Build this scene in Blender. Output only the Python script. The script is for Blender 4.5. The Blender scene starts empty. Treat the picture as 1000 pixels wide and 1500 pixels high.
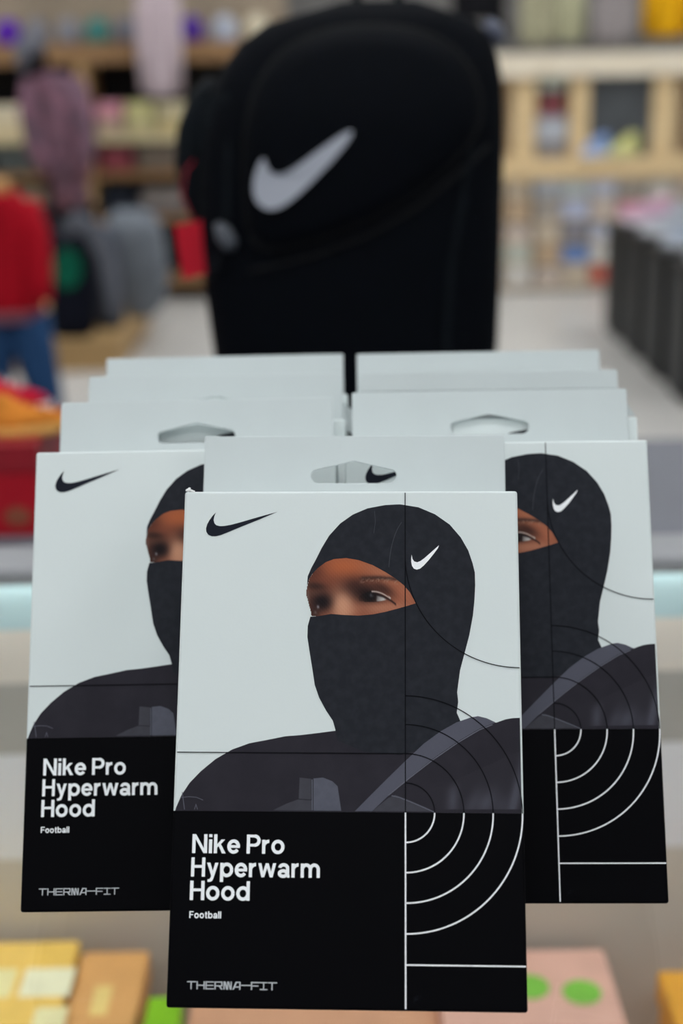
import bpy, bmesh, math, random
from mathutils import Vector, Matrix
from mathutils.geometry import tessellate_polygon

random.seed(7)
scene = bpy.context.scene
COL = scene.collection
W = 0.15                       # width of one product box, metres
TOP = 0.95                     # height of the glass counter top
# ------------------------------------------------------------------ camera
F_PX = 2080.0
PITCH, ROLL = 0.30532, -0.01952
CAM = Vector((0, 0, TOP + (2.63967 + 0.0011) * W))
_fw = Vector((0, math.cos(PITCH), -math.sin(PITCH)))
_up = Vector((0, math.sin(PITCH), math.cos(PITCH)))
_rt = Vector((1, 0, 0))
_c, _s = math.cos(ROLL), math.sin(ROLL)
RT = _c * _rt + _s * _up
UP = -_s * _rt + _c * _up
cam_d = bpy.data.cameras.new('camera')
cam = bpy.data.objects.new('camera', cam_d)
COL.objects.link(cam)
cam.matrix_world = Matrix(((RT.x, UP.x, -_fw.x, CAM.x), (RT.y, UP.y, -_fw.y, CAM.y),
                           (RT.z, UP.z, -_fw.z, CAM.z), (0, 0, 0, 1)))
cam_d.sensor_fit = 'VERTICAL'
cam_d.sensor_height = 36.0
cam_d.sensor_width = 24.0
cam_d.lens = F_PX / 1500 * 36.0
cam_d.clip_start = 0.02
cam_d.dof.use_dof = True
cam_d.dof.focus_distance = 0.63
cam_d.dof.aperture_fstop = 4.7
scene.camera = cam
# ------------------------------------------------------------------ world, exposure
world = bpy.data.worlds.new('world'); scene.world = world
world.use_nodes = True
world.node_tree.nodes['Background'].inputs[0].default_value = (0.93, 0.97, 1.0, 1)
world.node_tree.nodes['Background'].inputs[1].default_value = 0.3
vs = scene.view_settings
vs.view_transform = 'Standard'; vs.look = 'None'; vs.gamma = 1.0; vs.use_curve_mapping = False
vs.exposure = 0.10
LAMP = 9.0                     # ceiling panel emission strength

# ------------------------------------------------------------------ helpers: rays
def ray(px, py):
    return (_fw + RT * ((px - 500) / F_PX) + UP * ((750 - py) / F_PX))
def on_y(px, py, y):
    d = ray(px, py); return CAM + d * ((y - CAM.y) / d.y)
def on_z(px, py, z):
    d = ray(px, py); return CAM + d * ((z - CAM.z) / d.z)

# ------------------------------------------------------------------ helpers: materials
def lin(c):
    c /= 255.0
    return c / 12.92 if c <= 0.04045 else ((c + 0.055) / 1.055) ** 2.4
def rgb(r, g, b, k=1.0):
    return (lin(r) * k, lin(g) * k, lin(b) * k, 1)
_mats = {}
def mat(name, col, rough=0.6, spec=0.3, metal=0.0, noise=0.0, nscale=40.0, bump=0.0, emit=None, estr=0.0, col2=None):
    if name in _mats: return _mats[name]
    m = bpy.data.materials.new(name); m.use_nodes = True
    nt = m.node_tree; b = nt.nodes['Principled BSDF']
    b.inputs['Base Color'].default_value = col
    b.inputs['Roughness'].default_value = rough
    b.inputs['Specular IOR Level'].default_value = spec
    b.inputs['Metallic'].default_value = metal
    if emit:
        b.inputs['Emission Color'].default_value = emit
        b.inputs['Emission Strength'].default_value = estr
    if noise or bump:
        tc = nt.nodes.new('ShaderNodeTexCoord')
        n = nt.nodes.new('ShaderNodeTexNoise'); n.inputs['Scale'].default_value = nscale
        n.inputs['Detail'].default_value = 5
        nt.links.new(tc.outputs['Object'], n.inputs['Vector'])
        if noise:
            mx = nt.nodes.new('ShaderNodeMix'); mx.data_type = 'RGBA'
            mx.inputs[6].default_value = col
            mx.inputs[7].default_value = col2 if col2 else (col[0] * (1 - noise), col[1] * (1 - noise), col[2] * (1 - noise), 1)
            rp = nt.nodes.new('ShaderNodeMapRange')
            rp.inputs[1].default_value = 0.4; rp.inputs[2].default_value = 0.65
            nt.links.new(n.outputs['Fac'], rp.inputs[0])
            nt.links.new(rp.outputs[0], mx.inputs[0]); nt.links.new(mx.outputs[2], b.inputs['Base Color'])
        if bump:
            bp = nt.nodes.new('ShaderNodeBump'); bp.inputs['Strength'].default_value = bump
            bp.inputs['Distance'].default_value = 0.002
            nt.links.new(n.outputs['Fac'], bp.inputs['Height']); nt.links.new(bp.outputs[0], b.inputs['Normal'])
    _mats[name] = m
    return m
def fabric(r, g, b, noise=0.25, sc=60): return mat('fabric_%d_%d_%d' % (r, g, b), rgb(r, g, b), 0.9, 0.15, noise=noise, nscale=sc, bump=0.3)
def card(r, g, b): return mat('card_%d_%d_%d' % (r, g, b), rgb(r, g, b), 0.5, 0.3, noise=0.08, nscale=30)
def wood(name, r, g, b):
    if name in _mats: return _mats[name]
    m = mat(name, rgb(r, g, b), 0.5, 0.3)
    nt = m.node_tree; bs = nt.nodes['Principled BSDF']
    tc = nt.nodes.new('ShaderNodeTexCoord'); mp = nt.nodes.new('ShaderNodeMapping')
    mp.inputs['Scale'].default_value = (2, 12, 30)
    n = nt.nodes.new('ShaderNodeTexNoise'); n.inputs['Scale'].default_value = 4; n.inputs['Detail'].default_value = 6
    cr = nt.nodes.new('ShaderNodeValToRGB')
    cr.color_ramp.elements[0].position = 0.3; cr.color_ramp.elements[0].color = rgb(r * .82, g * .78, b * .72)
    cr.color_ramp.elements[1].position = 0.7; cr.color_ramp.elements[1].color = rgb(r, g, b)
    nt.links.new(tc.outputs['Object'], mp.inputs['Vector']); nt.links.new(mp.outputs[0], n.inputs['Vector'])
    nt.links.new(n.outputs['Fac'], cr.inputs[0]); nt.links.new(cr.outputs[0], bs.inputs['Base Color'])
    return m
def glass_mat(name, tint, refl=1.0, ior=1.45):
    m = bpy.data.materials.new(name); m.use_nodes = True
    nt = m.node_tree; nt.nodes.remove(nt.nodes['Principled BSDF'])
    out = nt.nodes['Material Output']
    tr = nt.nodes.new('ShaderNodeBsdfTransparent'); tr.inputs[0].default_value = tint
    gl = nt.nodes.new('ShaderNodeBsdfGlossy'); gl.inputs['Roughness'].default_value = 0.03
    gl.inputs['Color'].default_value = (refl, refl, refl, 1)
    lw = nt.nodes.new('ShaderNodeLayerWeight'); lw.inputs[0].default_value = 0.5
    pw = nt.nodes.new('ShaderNodeMath'); pw.operation = 'POWER'; pw.inputs[1].default_value = 5.0
    fr = nt.nodes.new('ShaderNodeMath'); fr.operation = 'MULTIPLY_ADD'; fr.inputs[1].default_value = ior; fr.inputs[2].default_value = 0.03
    nt.links.new(lw.outputs['Facing'], pw.inputs[0]); nt.links.new(pw.outputs[0], fr.inputs[0])
    mx = nt.nodes.new('ShaderNodeMixShader')
    nt.links.new(fr.outputs[0], mx.inputs[0]); nt.links.new(tr.outputs[0], mx.inputs[1])
    nt.links.new(gl.outputs[0], mx.inputs[2]); nt.links.new(mx.outputs[0], out.inputs[0])
    return m

# ------------------------------------------------------------------ helpers: objects
def tag(o, label=None, cat=None, group=None, kind=None):
    if label: o['label'] = label
    if cat: o['category'] = cat
    if group: o['group'] = group
    if kind: o['kind'] = kind
    return o
def empty(name, loc=(0, 0, 0), label=None, cat=None, group=None, rz=0.0):
    o = bpy.data.objects.new(name, None); COL.objects.link(o)
    o.location = loc; o.rotation_euler = (0, 0, rz); o.empty_display_size = 0.05
    return tag(o, label, cat, group)
def link_mesh(name, me, m=None, parent=None, smooth=False):
    o = bpy.data.objects.new(name, me); COL.objects.link(o)
    if m and not me.materials: me.materials.append(m)
    if parent: o.parent = parent
    if smooth:
        for p in me.polygons: p.use_smooth = True
    return o
def bm_obj(name, bm, m, parent=None, smooth=False, origin=None):
    """vertices are in world coordinates (or in the parent's local frame when parent is rotated)"""
    if parent is not None and origin is None: origin = parent_world(parent)
    if origin is not None: bmesh.ops.translate(bm, verts=bm.verts, vec=-Vector(origin))
    bmesh.ops.recalc_face_normals(bm, faces=bm.faces)
    me = bpy.data.meshes.new(name); bm.to_mesh(me); bm.free()
    return link_mesh(name, me, m, parent, smooth)
def parent_world(o):
    v = Vector(o.location)
    return v + parent_world(o.parent) if o.parent else v
def box_bm(lo, hi, bev=0.0, seg=2, bm=None):
    b = bmesh.new()
    r = bmesh.ops.create_cube(b, size=1.0)
    lo, hi = Vector(lo), Vector(hi)
    for v in b.verts:
        v.co = Vector(((lo[i] + hi[i]) / 2 + v.co[i] * (hi[i] - lo[i]) for i in range(3)))
    if bev: bmesh.ops.bevel(b, geom=list(b.edges), offset=bev, segments=seg, profile=0.5, affect='EDGES')
    if bm is None: return b
    me = bpy.data.meshes.new('t'); b.to_mesh(me); b.free(); bm.from_mesh(me); bpy.data.meshes.remove(me)
    return bm
def box_obj(name, lo, hi, m, parent=None, bev=0.0, origin=None):
    if parent is None and origin is None: origin = ((lo[0] + hi[0]) / 2, (lo[1] + hi[1]) / 2, lo[2])
    o = bm_obj(name, box_bm(lo, hi, bev), m, parent, origin=origin)
    if parent is None: o.location = origin
    return o
def loft(rings, bm=None, cap=True):
    bm = bm or bmesh.new()
    vr = [[bm.verts.new(p) for p in r] for r in rings]
    n = len(vr[0])
    for a, b in zip(vr, vr[1:]):
        for i in range(n):
            bm.faces.new((a[i], a[(i + 1) % n], b[(i + 1) % n], b[i]))
    if cap:
        bm.faces.new(vr[0]); bm.faces.new(vr[-1])
    return bm
def tube(path, rad, n=10, bm=None, flat=1.0):
    path = [Vector(p) for p in path]
    if not hasattr(rad, '__len__'): rad = [rad] * len(path)
    rings = []
    for i, p in enumerate(path):
        t = (path[min(i + 1, len(path) - 1)] - path[max(i - 1, 0)]).normalized()
        a = Vector((0, 1, 0)) if abs(t.y) < 0.9 else Vector((1, 0, 0))
        u = t.cross(a).normalized(); v = t.cross(u)
        rings.append([p + (u * math.cos(k * 2 * math.pi / n) + v * math.sin(k * 2 * math.pi / n) * flat) * rad[i] for k in range(n)])
    return loft(rings, bm)
def ring_xy(cx, cy, z, hx, hy, n=28, e=2.6):
    pts = []
    for k in range(n):
        a = 2 * math.pi * k / n; c, s = math.cos(a), math.sin(a)
        pts.append(Vector((cx + hx * math.copysign(abs(c) ** (2 / e), c), cy + hy * math.copysign(abs(s) ** (2 / e), s), z)))
    return pts
def copy_tree(o, parent=None):
    c = o.copy(); COL.objects.link(c)
    c.parent = parent
    for ch in [x for x in scene.objects if x.parent == o]: copy_tree(ch, c)
    return c

# ================================================================== SETTING
m_floor = mat('floor_tile', rgb(196, 194, 190), 0.35, 0.4, noise=0.06, nscale=3)
m_wall = mat('wall_paint', rgb(120, 118, 116), 0.8, 0.2, noise=0.05, nscale=2)
m_ceil = mat('ceiling_paint', rgb(205, 206, 206), 0.9, 0.1, noise=0.03, nscale=2)
RX, RY0, RY1, RZ = 4.6, -2.5, 9.4, 3.2
tag(box_obj('floor', (-RX, RY0, -0.1), (RX, RY1, 0), m_floor), kind='structure')
tag(box_obj('ceiling', (-RX, RY0, RZ), (RX, RY1, RZ + 0.1), m_ceil), kind='structure')
tag(box_obj('wall_back', (-RX, RY1, 0), (RX, RY1 + 0.1, RZ), m_wall), kind='structure')
tag(box_obj('wall_left', (-RX - 0.1, RY0, 0), (-RX, RY1, RZ), m_wall), kind='structure')
tag(box_obj('wall_right', (RX, RY0, 0), (RX + 0.1, RY1, RZ), m_wall), kind='structure')
m_lampw = mat('lamp_frame_white', rgb(235, 235, 235), 0.5)
m_lampd = mat('lamp_diffuser', (0.9, 0.95, 1, 1), 0.5, emit=(0.97, 0.99, 1.0, 1), estr=LAMP)
lamp0 = None
for i, x in enumerate((-2.6, 0.0, 2.6)):
    for j, y in enumerate((-1.4, 0.6, 2.8, 5.2, 7.0, 8.0)):  # last row added to brighten the fixtures along the back wall
        if lamp0 is None:
            lamp0 = empty('ceiling_light', (x, y, RZ), 'white framed flat panel light set in the ceiling above the store', 'ceiling light', 'ceiling panel lights')
            box_obj('diffuser', (-0.58, -0.28, -0.05), (0.58, 0.28, -0.03), m_lampd, lamp0, origin=(0, 0, 0))
            fb = bmesh.new()
            for lo, hi in (((-0.62, -0.32, -0.06), (0.62, -0.28, 0)), ((-0.62, 0.28, -0.06), (0.62, 0.32, 0)),
                           ((-0.62, -0.28, -0.06), (-0.58, 0.28, 0)), ((0.58, -0.28, -0.06), (0.62, 0.28, 0))):
                box_bm(lo, hi, bm=fb)
            bm_obj('frame', fb, m_lampw, lamp0, origin=(0, 0, 0))
        else:
            l = copy_tree(lamp0); l.location = (x, y, RZ)

# ================================================================== GLASS COUNTER
m_glass = glass_mat('counter_glass', (0.982, 0.99, 0.988, 1), 1.0, 0.6)
m_edge = mat('glass_edge', rgb(200, 234, 242), 0.4, 0.5, noise=0.05, nscale=8)
m_alu = mat('aluminium_rail', rgb(150, 152, 156), 0.4, 0.4, metal=0.2, noise=0.05, nscale=20)
YB = on_z(500, 838, TOP).y          # rear edge of the glass top
YF = 0.30                           # front edge, nearer than the frame shows
CX0, CX1 = -1.3, 1.3
ctr = empty('glass_display_counter', (0, (YB + YF) / 2, 0), 'glass topped display counter carrying the stacked hood boxes', 'counter')
box_obj('glass_top', (CX0, YF, TOP - 0.008), (CX1, YB, TOP), m_glass, ctr)
bw = on_z(500, 790, TOP + 0.006).y - 0.02       # rear wall of the case, under the rail
def back_strip(name, y0, y1, m, thick=0.02):
    z1 = on_y(500, y0, bw).z; z0 = on_y(500, y1, bw).z
    return box_obj(name, (CX0, bw, z0), (CX1, bw + thick, min(z1, TOP - 0.009)), m, ctr)
box_obj('rear_rail', (CX0, YB + 0.001, TOP - 0.008), (CX1, bw + 0.02, TOP + 0.006), m_alu, ctr, bev=0.003)
m_fill = mat('added_fill_strip', (1, .98, .95, 1), .5, emit=(1.0, 0.97, 0.93, 1), estr=4.0)
box_obj('added_fill_light', (CX0 + .02, bw - .024, TOP - .0135), (CX1 - .02, bw - .006, TOP - .0085), m_fill, ctr)  # unseen strip lamp added under the rail to brighten the case interior
back_strip('pale_blue_strip', 838, 914, m_edge)
back_strip('cream_rail', 914, 992, mat('cream_rail', rgb(252, 244, 234), 0.5))
back_strip('grey_board', 992, 1096, mat('case_grey', rgb(192, 190, 184), 0.6, noise=0.06, nscale=6))
back_strip('white_board', 1096, 1250, mat('case_white', rgb(248, 249, 255), 0.5, noise=0.04, nscale=6))
back_strip('lower_board', 1250, 1420, mat('case_warm_grey', rgb(220, 212, 200), 0.6, noise=0.06, nscale=6))
SH = 0.15                            # case deck height
box_obj('deck', (CX0, YF, SH - 0.03), (CX1, bw + 0.02, SH), mat('case_deck', rgb(214, 210, 204), 0.5, noise=0.05, nscale=8), ctr)
box_obj('plinth', (CX0, YF + 0.04, 0), (CX1, bw + 0.02, SH - 0.03), mat('counter_plinth', rgb(150, 150, 150), 0.6), ctr)
box_obj('front_glass', (CX0, YF, SH), (CX1, YF + 0.008, TOP - 0.008), m_glass, ctr)
for sx in (CX0, CX1 - 0.008):
    box_obj('side_glass', (sx, YF + 0.008, SH), (sx + 0.008, bw, TOP - 0.008), m_glass, ctr)
z1 = on_y(500, 1420, bw).z
box_obj('lower_board', (CX0, bw, SH), (CX1, bw + 0.02, z1), _mats['case_warm_grey'], ctr)

# goods lying inside the case, under the glass
def carton(name, x0, x1, ytop, yfront, depth, m, label, cat='carton', lidm=None, top_z=None):
    a = on_y(x0, ytop, yfront + depth); b = on_y(x1, ytop, yfront + depth)
    r = empty(name, ((a.x + b.x) / 2, yfront + depth / 2, SH), label, cat)
    zt = a.z
    box_obj('base', (a.x, yfront, SH), (b.x, yfront + depth, zt - 0.03), m, r, bev=0.003)
    box_obj('lid', (a.x - 0.003, yfront - 0.003, zt - 0.03), (b.x + 0.003, yfront + depth + 0.003, zt), lidm or m, r, bev=0.003)
    return r, zt
yc, zy = carton('yellow_carton', -120, 112, 1384, bw - .17, .15, card(255, 206, 104), 'bright yellow carton lying in the glass case below the boxes', lidm=card(255, 212, 108))
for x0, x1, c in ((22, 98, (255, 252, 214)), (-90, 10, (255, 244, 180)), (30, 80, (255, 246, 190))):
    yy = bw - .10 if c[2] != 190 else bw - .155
    box_obj('bright_patch', (on_y(x0, 1430, yy).x, yy, zy - 0.0005), (on_y(x1, 1430, yy).x, yy + .04, zy + 0.0008), card(*c), yc, bev=0.0003)  # bright highlights painted as near-white patches on the yellow lid
tc_, zt_ = carton('tan_carton', 126, 214, 1396, bw - .17, .14, card(224, 160, 98), 'tan carton beside the yellow one inside the glass case', lidm=card(234, 176, 110))
box_obj('bright_patch', (on_y(130, 1450, bw - .11).x, bw - .12, zt_ - 0.0005), (on_y(156, 1450, bw - .11).x, bw - .08, zt_ + 0.0008), card(252, 222, 140), tc_)  # pale yellow patch on the tan lid
carton('green_carton', 222, 262, 1462, bw - .22, .10, card(140, 205, 30), 'narrow bright green carton under the glass between tan and peach ones')
carton('peach_carton', 290, 630, 1430, bw - .17, .14, card(226, 172, 138), 'long peach carton under the glass between green and pink ones')
pk, zp = carton('pink_carton', 640, 880, 1396, bw - .18, .16, card(226, 176, 160), 'dusty pink carton with green discs under the glass', lidm=card(234, 186, 168))
for gx, gy in ((776, 1446), (852, 1454)):
    gb = bmesh.new()
    c = on_z(gx, gy, zp)
    loft([ring_xy(c.x, c.y, zp - 0.0005, 0.017, 0.017, 20, 2), ring_xy(c.x, c.y, zp + 0.001, 0.017, 0.017, 20, 2)], gb)
    bm_obj('green_disc', gb, card(134, 205, 80), pk)
carton('amber_carton', 968, 1130, 1424, bw - .2, .12, card(236, 168, 50), 'amber carton at the far end of goods in the case')

# ================================================================== PRODUCT BOXES
H, T, TH, TR = 1.48152 * W, 0.28274 * W, 0.25539 * W, 0.96916 * W
TB = 0.285 * W                      # full depth of the stuffed body
FIT = {'F': (-0.01485, 3.32498, -0.0464, 0.54448, 0.00445), 'L1': (-0.52406, 3.83252, -0.02751, 0.52492, -0.00772),
       'R1': (0.49088, 3.84503, -0.04487, 0.50287, -0.00592), 'L2': (-0.49651, 4.2338, -0.01939, 0.51195, 0.00366),
       'L3': (-0.46906, 4.6321, -0.00858, 0.52394, -0.00316), 'R2': (0.52774, 4.18112, -0.03092, 0.49989, 0.0),
       'R3': (0.5405, 4.5423, -0.02072, 0.49685, -0.00299)}
def box_matrix(k):
    x, y, yaw, lean, roll = FIT[k]
    R = Matrix.Rotation(yaw, 3, 'Z') @ Matrix.Rotation(-lean, 3, 'X') @ Matrix.Rotation(roll, 3, 'Y')
    zmin = min((R @ Vector((sx * W / 2, yy, 0))).z for sx in (-1, 1) for yy in (0.008 * W, TB - 0.002 * W))
    zold = min((R @ Vector((sx * W / 2, yy, 0))).z for sx in (-1, 1) for yy in (0, T))
    z = TOP + 0.0011 * W - zold
    z = max(z, TOP - zmin + 0.0002)
    return Matrix.Translation((x * W, y * W, z)) @ R.to_4x4()
MF = box_matrix('F'); MFI = MF.inverted()
def face(px, py):
    """photo pixel on the foremost box -> that box's face coordinates (x, z)"""
    o = MFI @ CAM; d = MFI.to_3x3() @ ray(px, py)
    p = o + d * (-o.y / d.y)
    return (p.x, p.z)
LIM = W / 2 - 0.0060 * W
def fpoly(pts, smooth_it=0):
    q = [face(*p) for p in pts]
    return [(max(-LIM, min(LIM, x)), z) for x, z in q]
def chaikin(pts, it=2, closed=True):
    for _ in range(it):
        o = []; n = len(pts)
        rng = range(n) if closed else range(n - 1)
        if not closed: o.append(pts[0])
        for i in rng:
            a, b = pts[i], pts[(i + 1) % n]
            o.append((a[0] * .75 + b[0] * .25, a[1] * .75 + b[1] * .25)); o.append((a[0] * .25 + b[0] * .75, a[1] * .25 + b[1] * .75))
        if not closed: o.append(pts[-1])
        pts = o
    return pts
EPS = 0.00006
def flat_mesh(name, polys, m, layer, box=None):
    """flat print: polygons in face coordinates laid just proud of the box face"""
    vs_, fs = [], []
    for poly in polys:
        b = len(vs_)
        tris = tessellate_polygon([[Vector((x, z, 0)) for x, z in poly]])
        vs_ += [(x, -EPS * layer - 4e-7 * (len(fs) % 60), z) for x, z in poly]
        for t in tris:
            a, c, e = (poly[i] for i in t)
            ar = (c[0] - a[0]) * (e[1] - a[1]) - (e[0] - a[0]) * (c[1] - a[1])
            if abs(ar) < 1e-14: continue
            fs.append(tuple(b + i for i in (t if ar > 0 else (t[0], t[2], t[1]))))
    me = bpy.data.meshes.new(name); me.from_pydata(vs_, [], fs); me.update()
    me.materials.append(m)
    return me
def ribbon(pts, w, closed=False):
    n = len(pts); L, R = [], []
    for i in range(n):
        p = Vector(pts[i])
        if closed: a, b = Vector(pts[i - 1]), Vector(pts[(i + 1) % n])
        else: a, b = Vector(pts[max(i - 1, 0)]), Vector(pts[min(i + 1, n - 1)])
        t1 = (p - a); t2 = (b - p)
        if t1.length < 1e-9: t1 = t2
        if t2.length < 1e-9: t2 = t1
        t1.normalize(); t2.normalize()
        n1 = Vector((-t1.y, t1.x)); n2 = Vector((-t2.y, t2.x)); nn = (n1 + n2).normalized()
        s = w / 2 / max(0.4, nn.dot(n1))
        L.append(p + nn * s); R.append(p - nn * s)
    rng = range(n if closed else n - 1)
    return [[tuple(L[i]), tuple(R[i]), tuple(R[(i + 1) % n]), tuple(L[(i + 1) % n])] for i in rng]

# ---- lettering made of strokes (cap height 1)
SW = 0.178
def arc(cx, cy, rx, ry, a0, a1, n=22):
    return ('L', [(cx + rx * math.cos(math.radians(a0 + (a1 - a0) * i / n)), cy + ry * math.sin(math.radians(a0 + (a1 - a0) * i / n))) for i in range(n + 1)])
G = {
 'N': (.80, [('L', [(.085, 0), (.085, 1)]), ('L', [(.715, 0), (.715, 1)]), ('P', [(0.02, 1), (.19, 1), (.78, 0), (.61, 0)])]),
 'i': (.17, [('L', [(.085, 0), (.085, .73)]), ('L', [(.085, .85), (.085, 1)])]),
 'k': (.63, [('L', [(.085, 0), (.085, 1)]), ('P', [(.15, .27), (.15, .46), (.40, .73), (.60, .73)]), ('P', [(.24, .40), (.36, .51), (.64, 0), (.44, 0)])]),
 'e': (.67, [arc(.335, .365, .255, .29, 0, 325), ('H', [(.08, .365), (.67, .365)])]),
 'P': (.73, [('L', [(.085, 0), (.085, 1)]), ('H', [(.08, .925), (.42, .925)]), ('H', [(.08, .445), (.42, .445)]), arc(.42, .685, .235, .24, 90, -90)]),
 'r': (.40, [('L', [(.085, 0), (.085, .73)]), arc(.37, .38, .285, .275, 180, 88)]),
 'o': (.70, [arc(.35, .365, .265, .29, 0, 360, 36)]),
 'H': (.76, [('L', [(.085, 0), (.085, 1)]), ('L', [(.675, 0), (.675, 1)]), ('H', [(.08, .53), (.68, .53)])]),
 'y': (.63, [('P', [(0, .73), (.18, .73), (.41, .06), (.27, -.02)]), ('P', [(.45, .73), (.63, .73), (.37, -.08), (.22, -.02)]), ('P', [(.37, -.08), (.31, -.21), (.20, -.265), (.05, -.265), (.05, -.13), (.16, -.12), (.22, -.02)])]),
 'p': (.70, [('L', [(.085, -.26), (.085, .73)]), arc(.355, .365, .265, .29, 0, 360, 36)]),
 'w': (.98, [('P', [(0, .73), (.175, .73), (.34, 0), (.18, 0)]), ('P', [(.18, 0), (.34, 0), (.57, .73), (.41, .73)]), ('P', [(.41, .73), (.57, .73), (.80, 0), (.64, 0)]), ('P', [(.64, 0), (.80, 0), (.98, .73), (.805, .73)])]),
 'a': (.64, [arc(.31, .48, .215, .175, 172, 0), ('L', [(.525, .485), (.525, .08)]), ('H', [(.50, .065), (.64, .065)]), arc(.285, .205, .205, .14, 0, 360, 30)]),
 'm': (1.04, [('L', [(.085, 0), (.085, .73)]), arc(.305, .42, .215, .235, 180, 0), ('L', [(.52, 0), (.52, .43)]), arc(.74, .42, .215, .235, 180, 0), ('L', [(.955, 0), (.955, .43)])]),
 'd': (.70, [arc(.345, .365, .265, .29, 0, 360, 36), ('L', [(.615, 0), (.615, 1)])]),
 'b': (.70, [arc(.355, .365, .265, .29, 0, 360, 36), ('L', [(.085, 0), (.085, 1)])]),
 'F': (.66, [('L', [(.085, 0), (.085, 1)]), ('H', [(.08, .925), (.66, .925)]), ('H', [(.08, .50), (.60, .50)])]),
 't': (.40, [('L', [(.19, .1), (.19, .93)]), ('H', [(0, .665), (.39, .665)]), ('H', [(.15, .065), (.39, .065)])]),
 'l': (.17, [('L', [(.085, 0), (.085, 1)])]),
}
GW = {  # wide squared lettering
 'T': (1.0, [('H', [(0, .925), (1.0, .925)]), ('L', [(.46, 0), (.46, 1)])]),
 'H': (.95, [('L', [(.085, 0), (.085, 1)]), ('L', [(.865, 0), (.865, 1)]), ('H', [(0, .5), (.95, .5)])]),
 'E': (.95, [('L', [(.085, 0), (.085, 1)]), ('H', [(0, .925), (.95, .925)]), ('H', [(0, .5), (.90, .5)]), ('H', [(0, .075), (.95, .075)])]),
 'R': (.95, [('L', [(.085, 0), (.085, 1)]), ('H', [(0, .925), (.88, .925)]), ('L', [(.84, .92), (.84, .45)]), ('H', [(0, .45), (.88, .45)]), ('P', [(.45, .45), (.65, .45), (.95, 0), (.75, 0)])]),
 'M': (.95, [('L', [(.085, 0), (.085, 1)]), ('P', [(.08, 1), (.25, 1), (.5, 0), (.33, 0)]), ('L', [(.475, 0), (.475, 1)]), ('P', [(.475, 1), (.64, 1), (.9, 0), (.73, 0)]), ('L', [(.865, 0), (.865, 1)])]),
 'A': (.95, [('P', [(0, 0), (.18, 0), (.55, 1), (.37, 1)]), ('H', [(.4, .925), (.88, .925)]), ('L', [(.84, 0), (.84, 1)]), ('H', [(.2, .34), (.9, .34)])]),
 '-': (1.0, [('H', [(-.05, .56), (1.05, .56)])]),
 'F': (.95, [('L', [(.085, 0), (.085, 1)]), ('H', [(0, .925), (.95, .925)]), ('H', [(0, .5), (.85, .5)])]),
 'I': (.85, [('H', [(0, .925), (.85, .925)]), ('H', [(0, .075), (.85, .075)]), ('L', [(.425, 0), (.425, 1)])]),
}
def line_of_text(txt, font, x0p, x1p, ybase, ycap, sw=SW, hw=0.145, gap=.10, space=.27):
    """fit a line of stroke letters between two photo points on the front face"""
    ax, az = face(x0p, ybase); bx, bz = face(x1p, ybase); cz = face(x0p, ycap)[1]; cx = face(x0p, ycap)[0]
    adv, segs = 0.0, []
    for ch in txt:
        if ch == ' ': adv += space; continue
        w_, els = font[ch]
        for kind, pts in els:
            pts = [(p[0] + adv, p[1]) for p in pts]
            if kind == 'P': segs.append(pts)
            else: segs += ribbon(pts, sw if kind == 'L' else hw, closed=False)
        adv += w_ + gap
    adv -= gap
    sx = (bx - ax) / adv; sz = cz - az
    return [[(ax + x * sx, az + z * sz) for x, z in s] for s in segs]

# ---- print colours
def pm(name, r, g, b, rough=0.45, k=1.05): return mat(name, rgb(r, g, b, k), rough, 0.25, noise=0.12, nscale=260)
p_hood = mat('print_hood', rgb(36, 38, 44), 0.6, 0.06, noise=1.0, nscale=240, col2=rgb(42, 44, 50))
p_jacket = mat('print_jacket', rgb(43, 41, 48), 0.6, 0.06, noise=1.0, nscale=60, col2=rgb(48, 46, 53))
p_strap = pm('print_strap', 80, 82, 95)
p_strap2 = pm('print_strap_dim', 56, 56, 65)
p_line = mat('print_line_black', rgb(10, 10, 16), 0.6, 0.06)
p_white = mat('print_white', rgb(242, 244, 247), 0.5, 0.25)
p_letter = mat('print_letter', rgb(246, 249, 252), 0.5, 0.25)
p_logo = mat('print_logo', rgb(30, 33, 43), 0.6, 0.06)
def stitch_mat():
    m = bpy.data.materials.new('print_webbing'); m.use_nodes = True; nt = m.node_tree
    b = nt.nodes['Principled BSDF']; b.inputs['Roughness'].default_value = 0.5; b.inputs['Specular IOR Level'].default_value = 0.2
    tc = nt.nodes.new('ShaderNodeTexCoord'); wv = nt.nodes.new('ShaderNodeTexWave'); wv.inputs['Scale'].default_value = 700
    wv.bands_direction = 'DIAGONAL'; wv.inputs['Distortion'].default_value = 0.6
    mp = nt.nodes.new('ShaderNodeMapping'); mp.inputs['Rotation'].default_value = (0, math.radians(50), 0)
    mx = nt.nodes.new('ShaderNodeMix'); mx.data_type = 'RGBA'
    mx.inputs[6].default_value = rgb(72, 73, 86); mx.inputs[7].default_value = rgb(86, 87, 100)
    nt.links.new(tc.outputs['Object'], mp.inputs[0]); nt.links.new(mp.outputs[0], wv.inputs[0])
    nt.links.new(wv.outputs['Fac'], mx.inputs[0]); nt.links.new(mx.outputs[2], b.inputs['Base Color'])
    return m
p_web = stitch_mat()

def z1(pts): return [(240 + .54 * x, 620 + .54 * y) for x, y in pts]
def z2(pts): return [(240 + .28 * x, 1020 + .28 * y) for x, y in pts]
def z3(pts): return [(500 + .28 * x, 1020 + .28 * y) for x, y in pts]
def z4(pts): return [(420 + .30 * x, 720 + .30 * y) for x, y in pts]
def z5(pts): return [(240 + .28 * x, 640 + .28 * y) for x, y in pts]
VBAND = 0.5 * (face(258, 1188)[1] + face(740, 1191)[1])      # top of the black title panel

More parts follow.
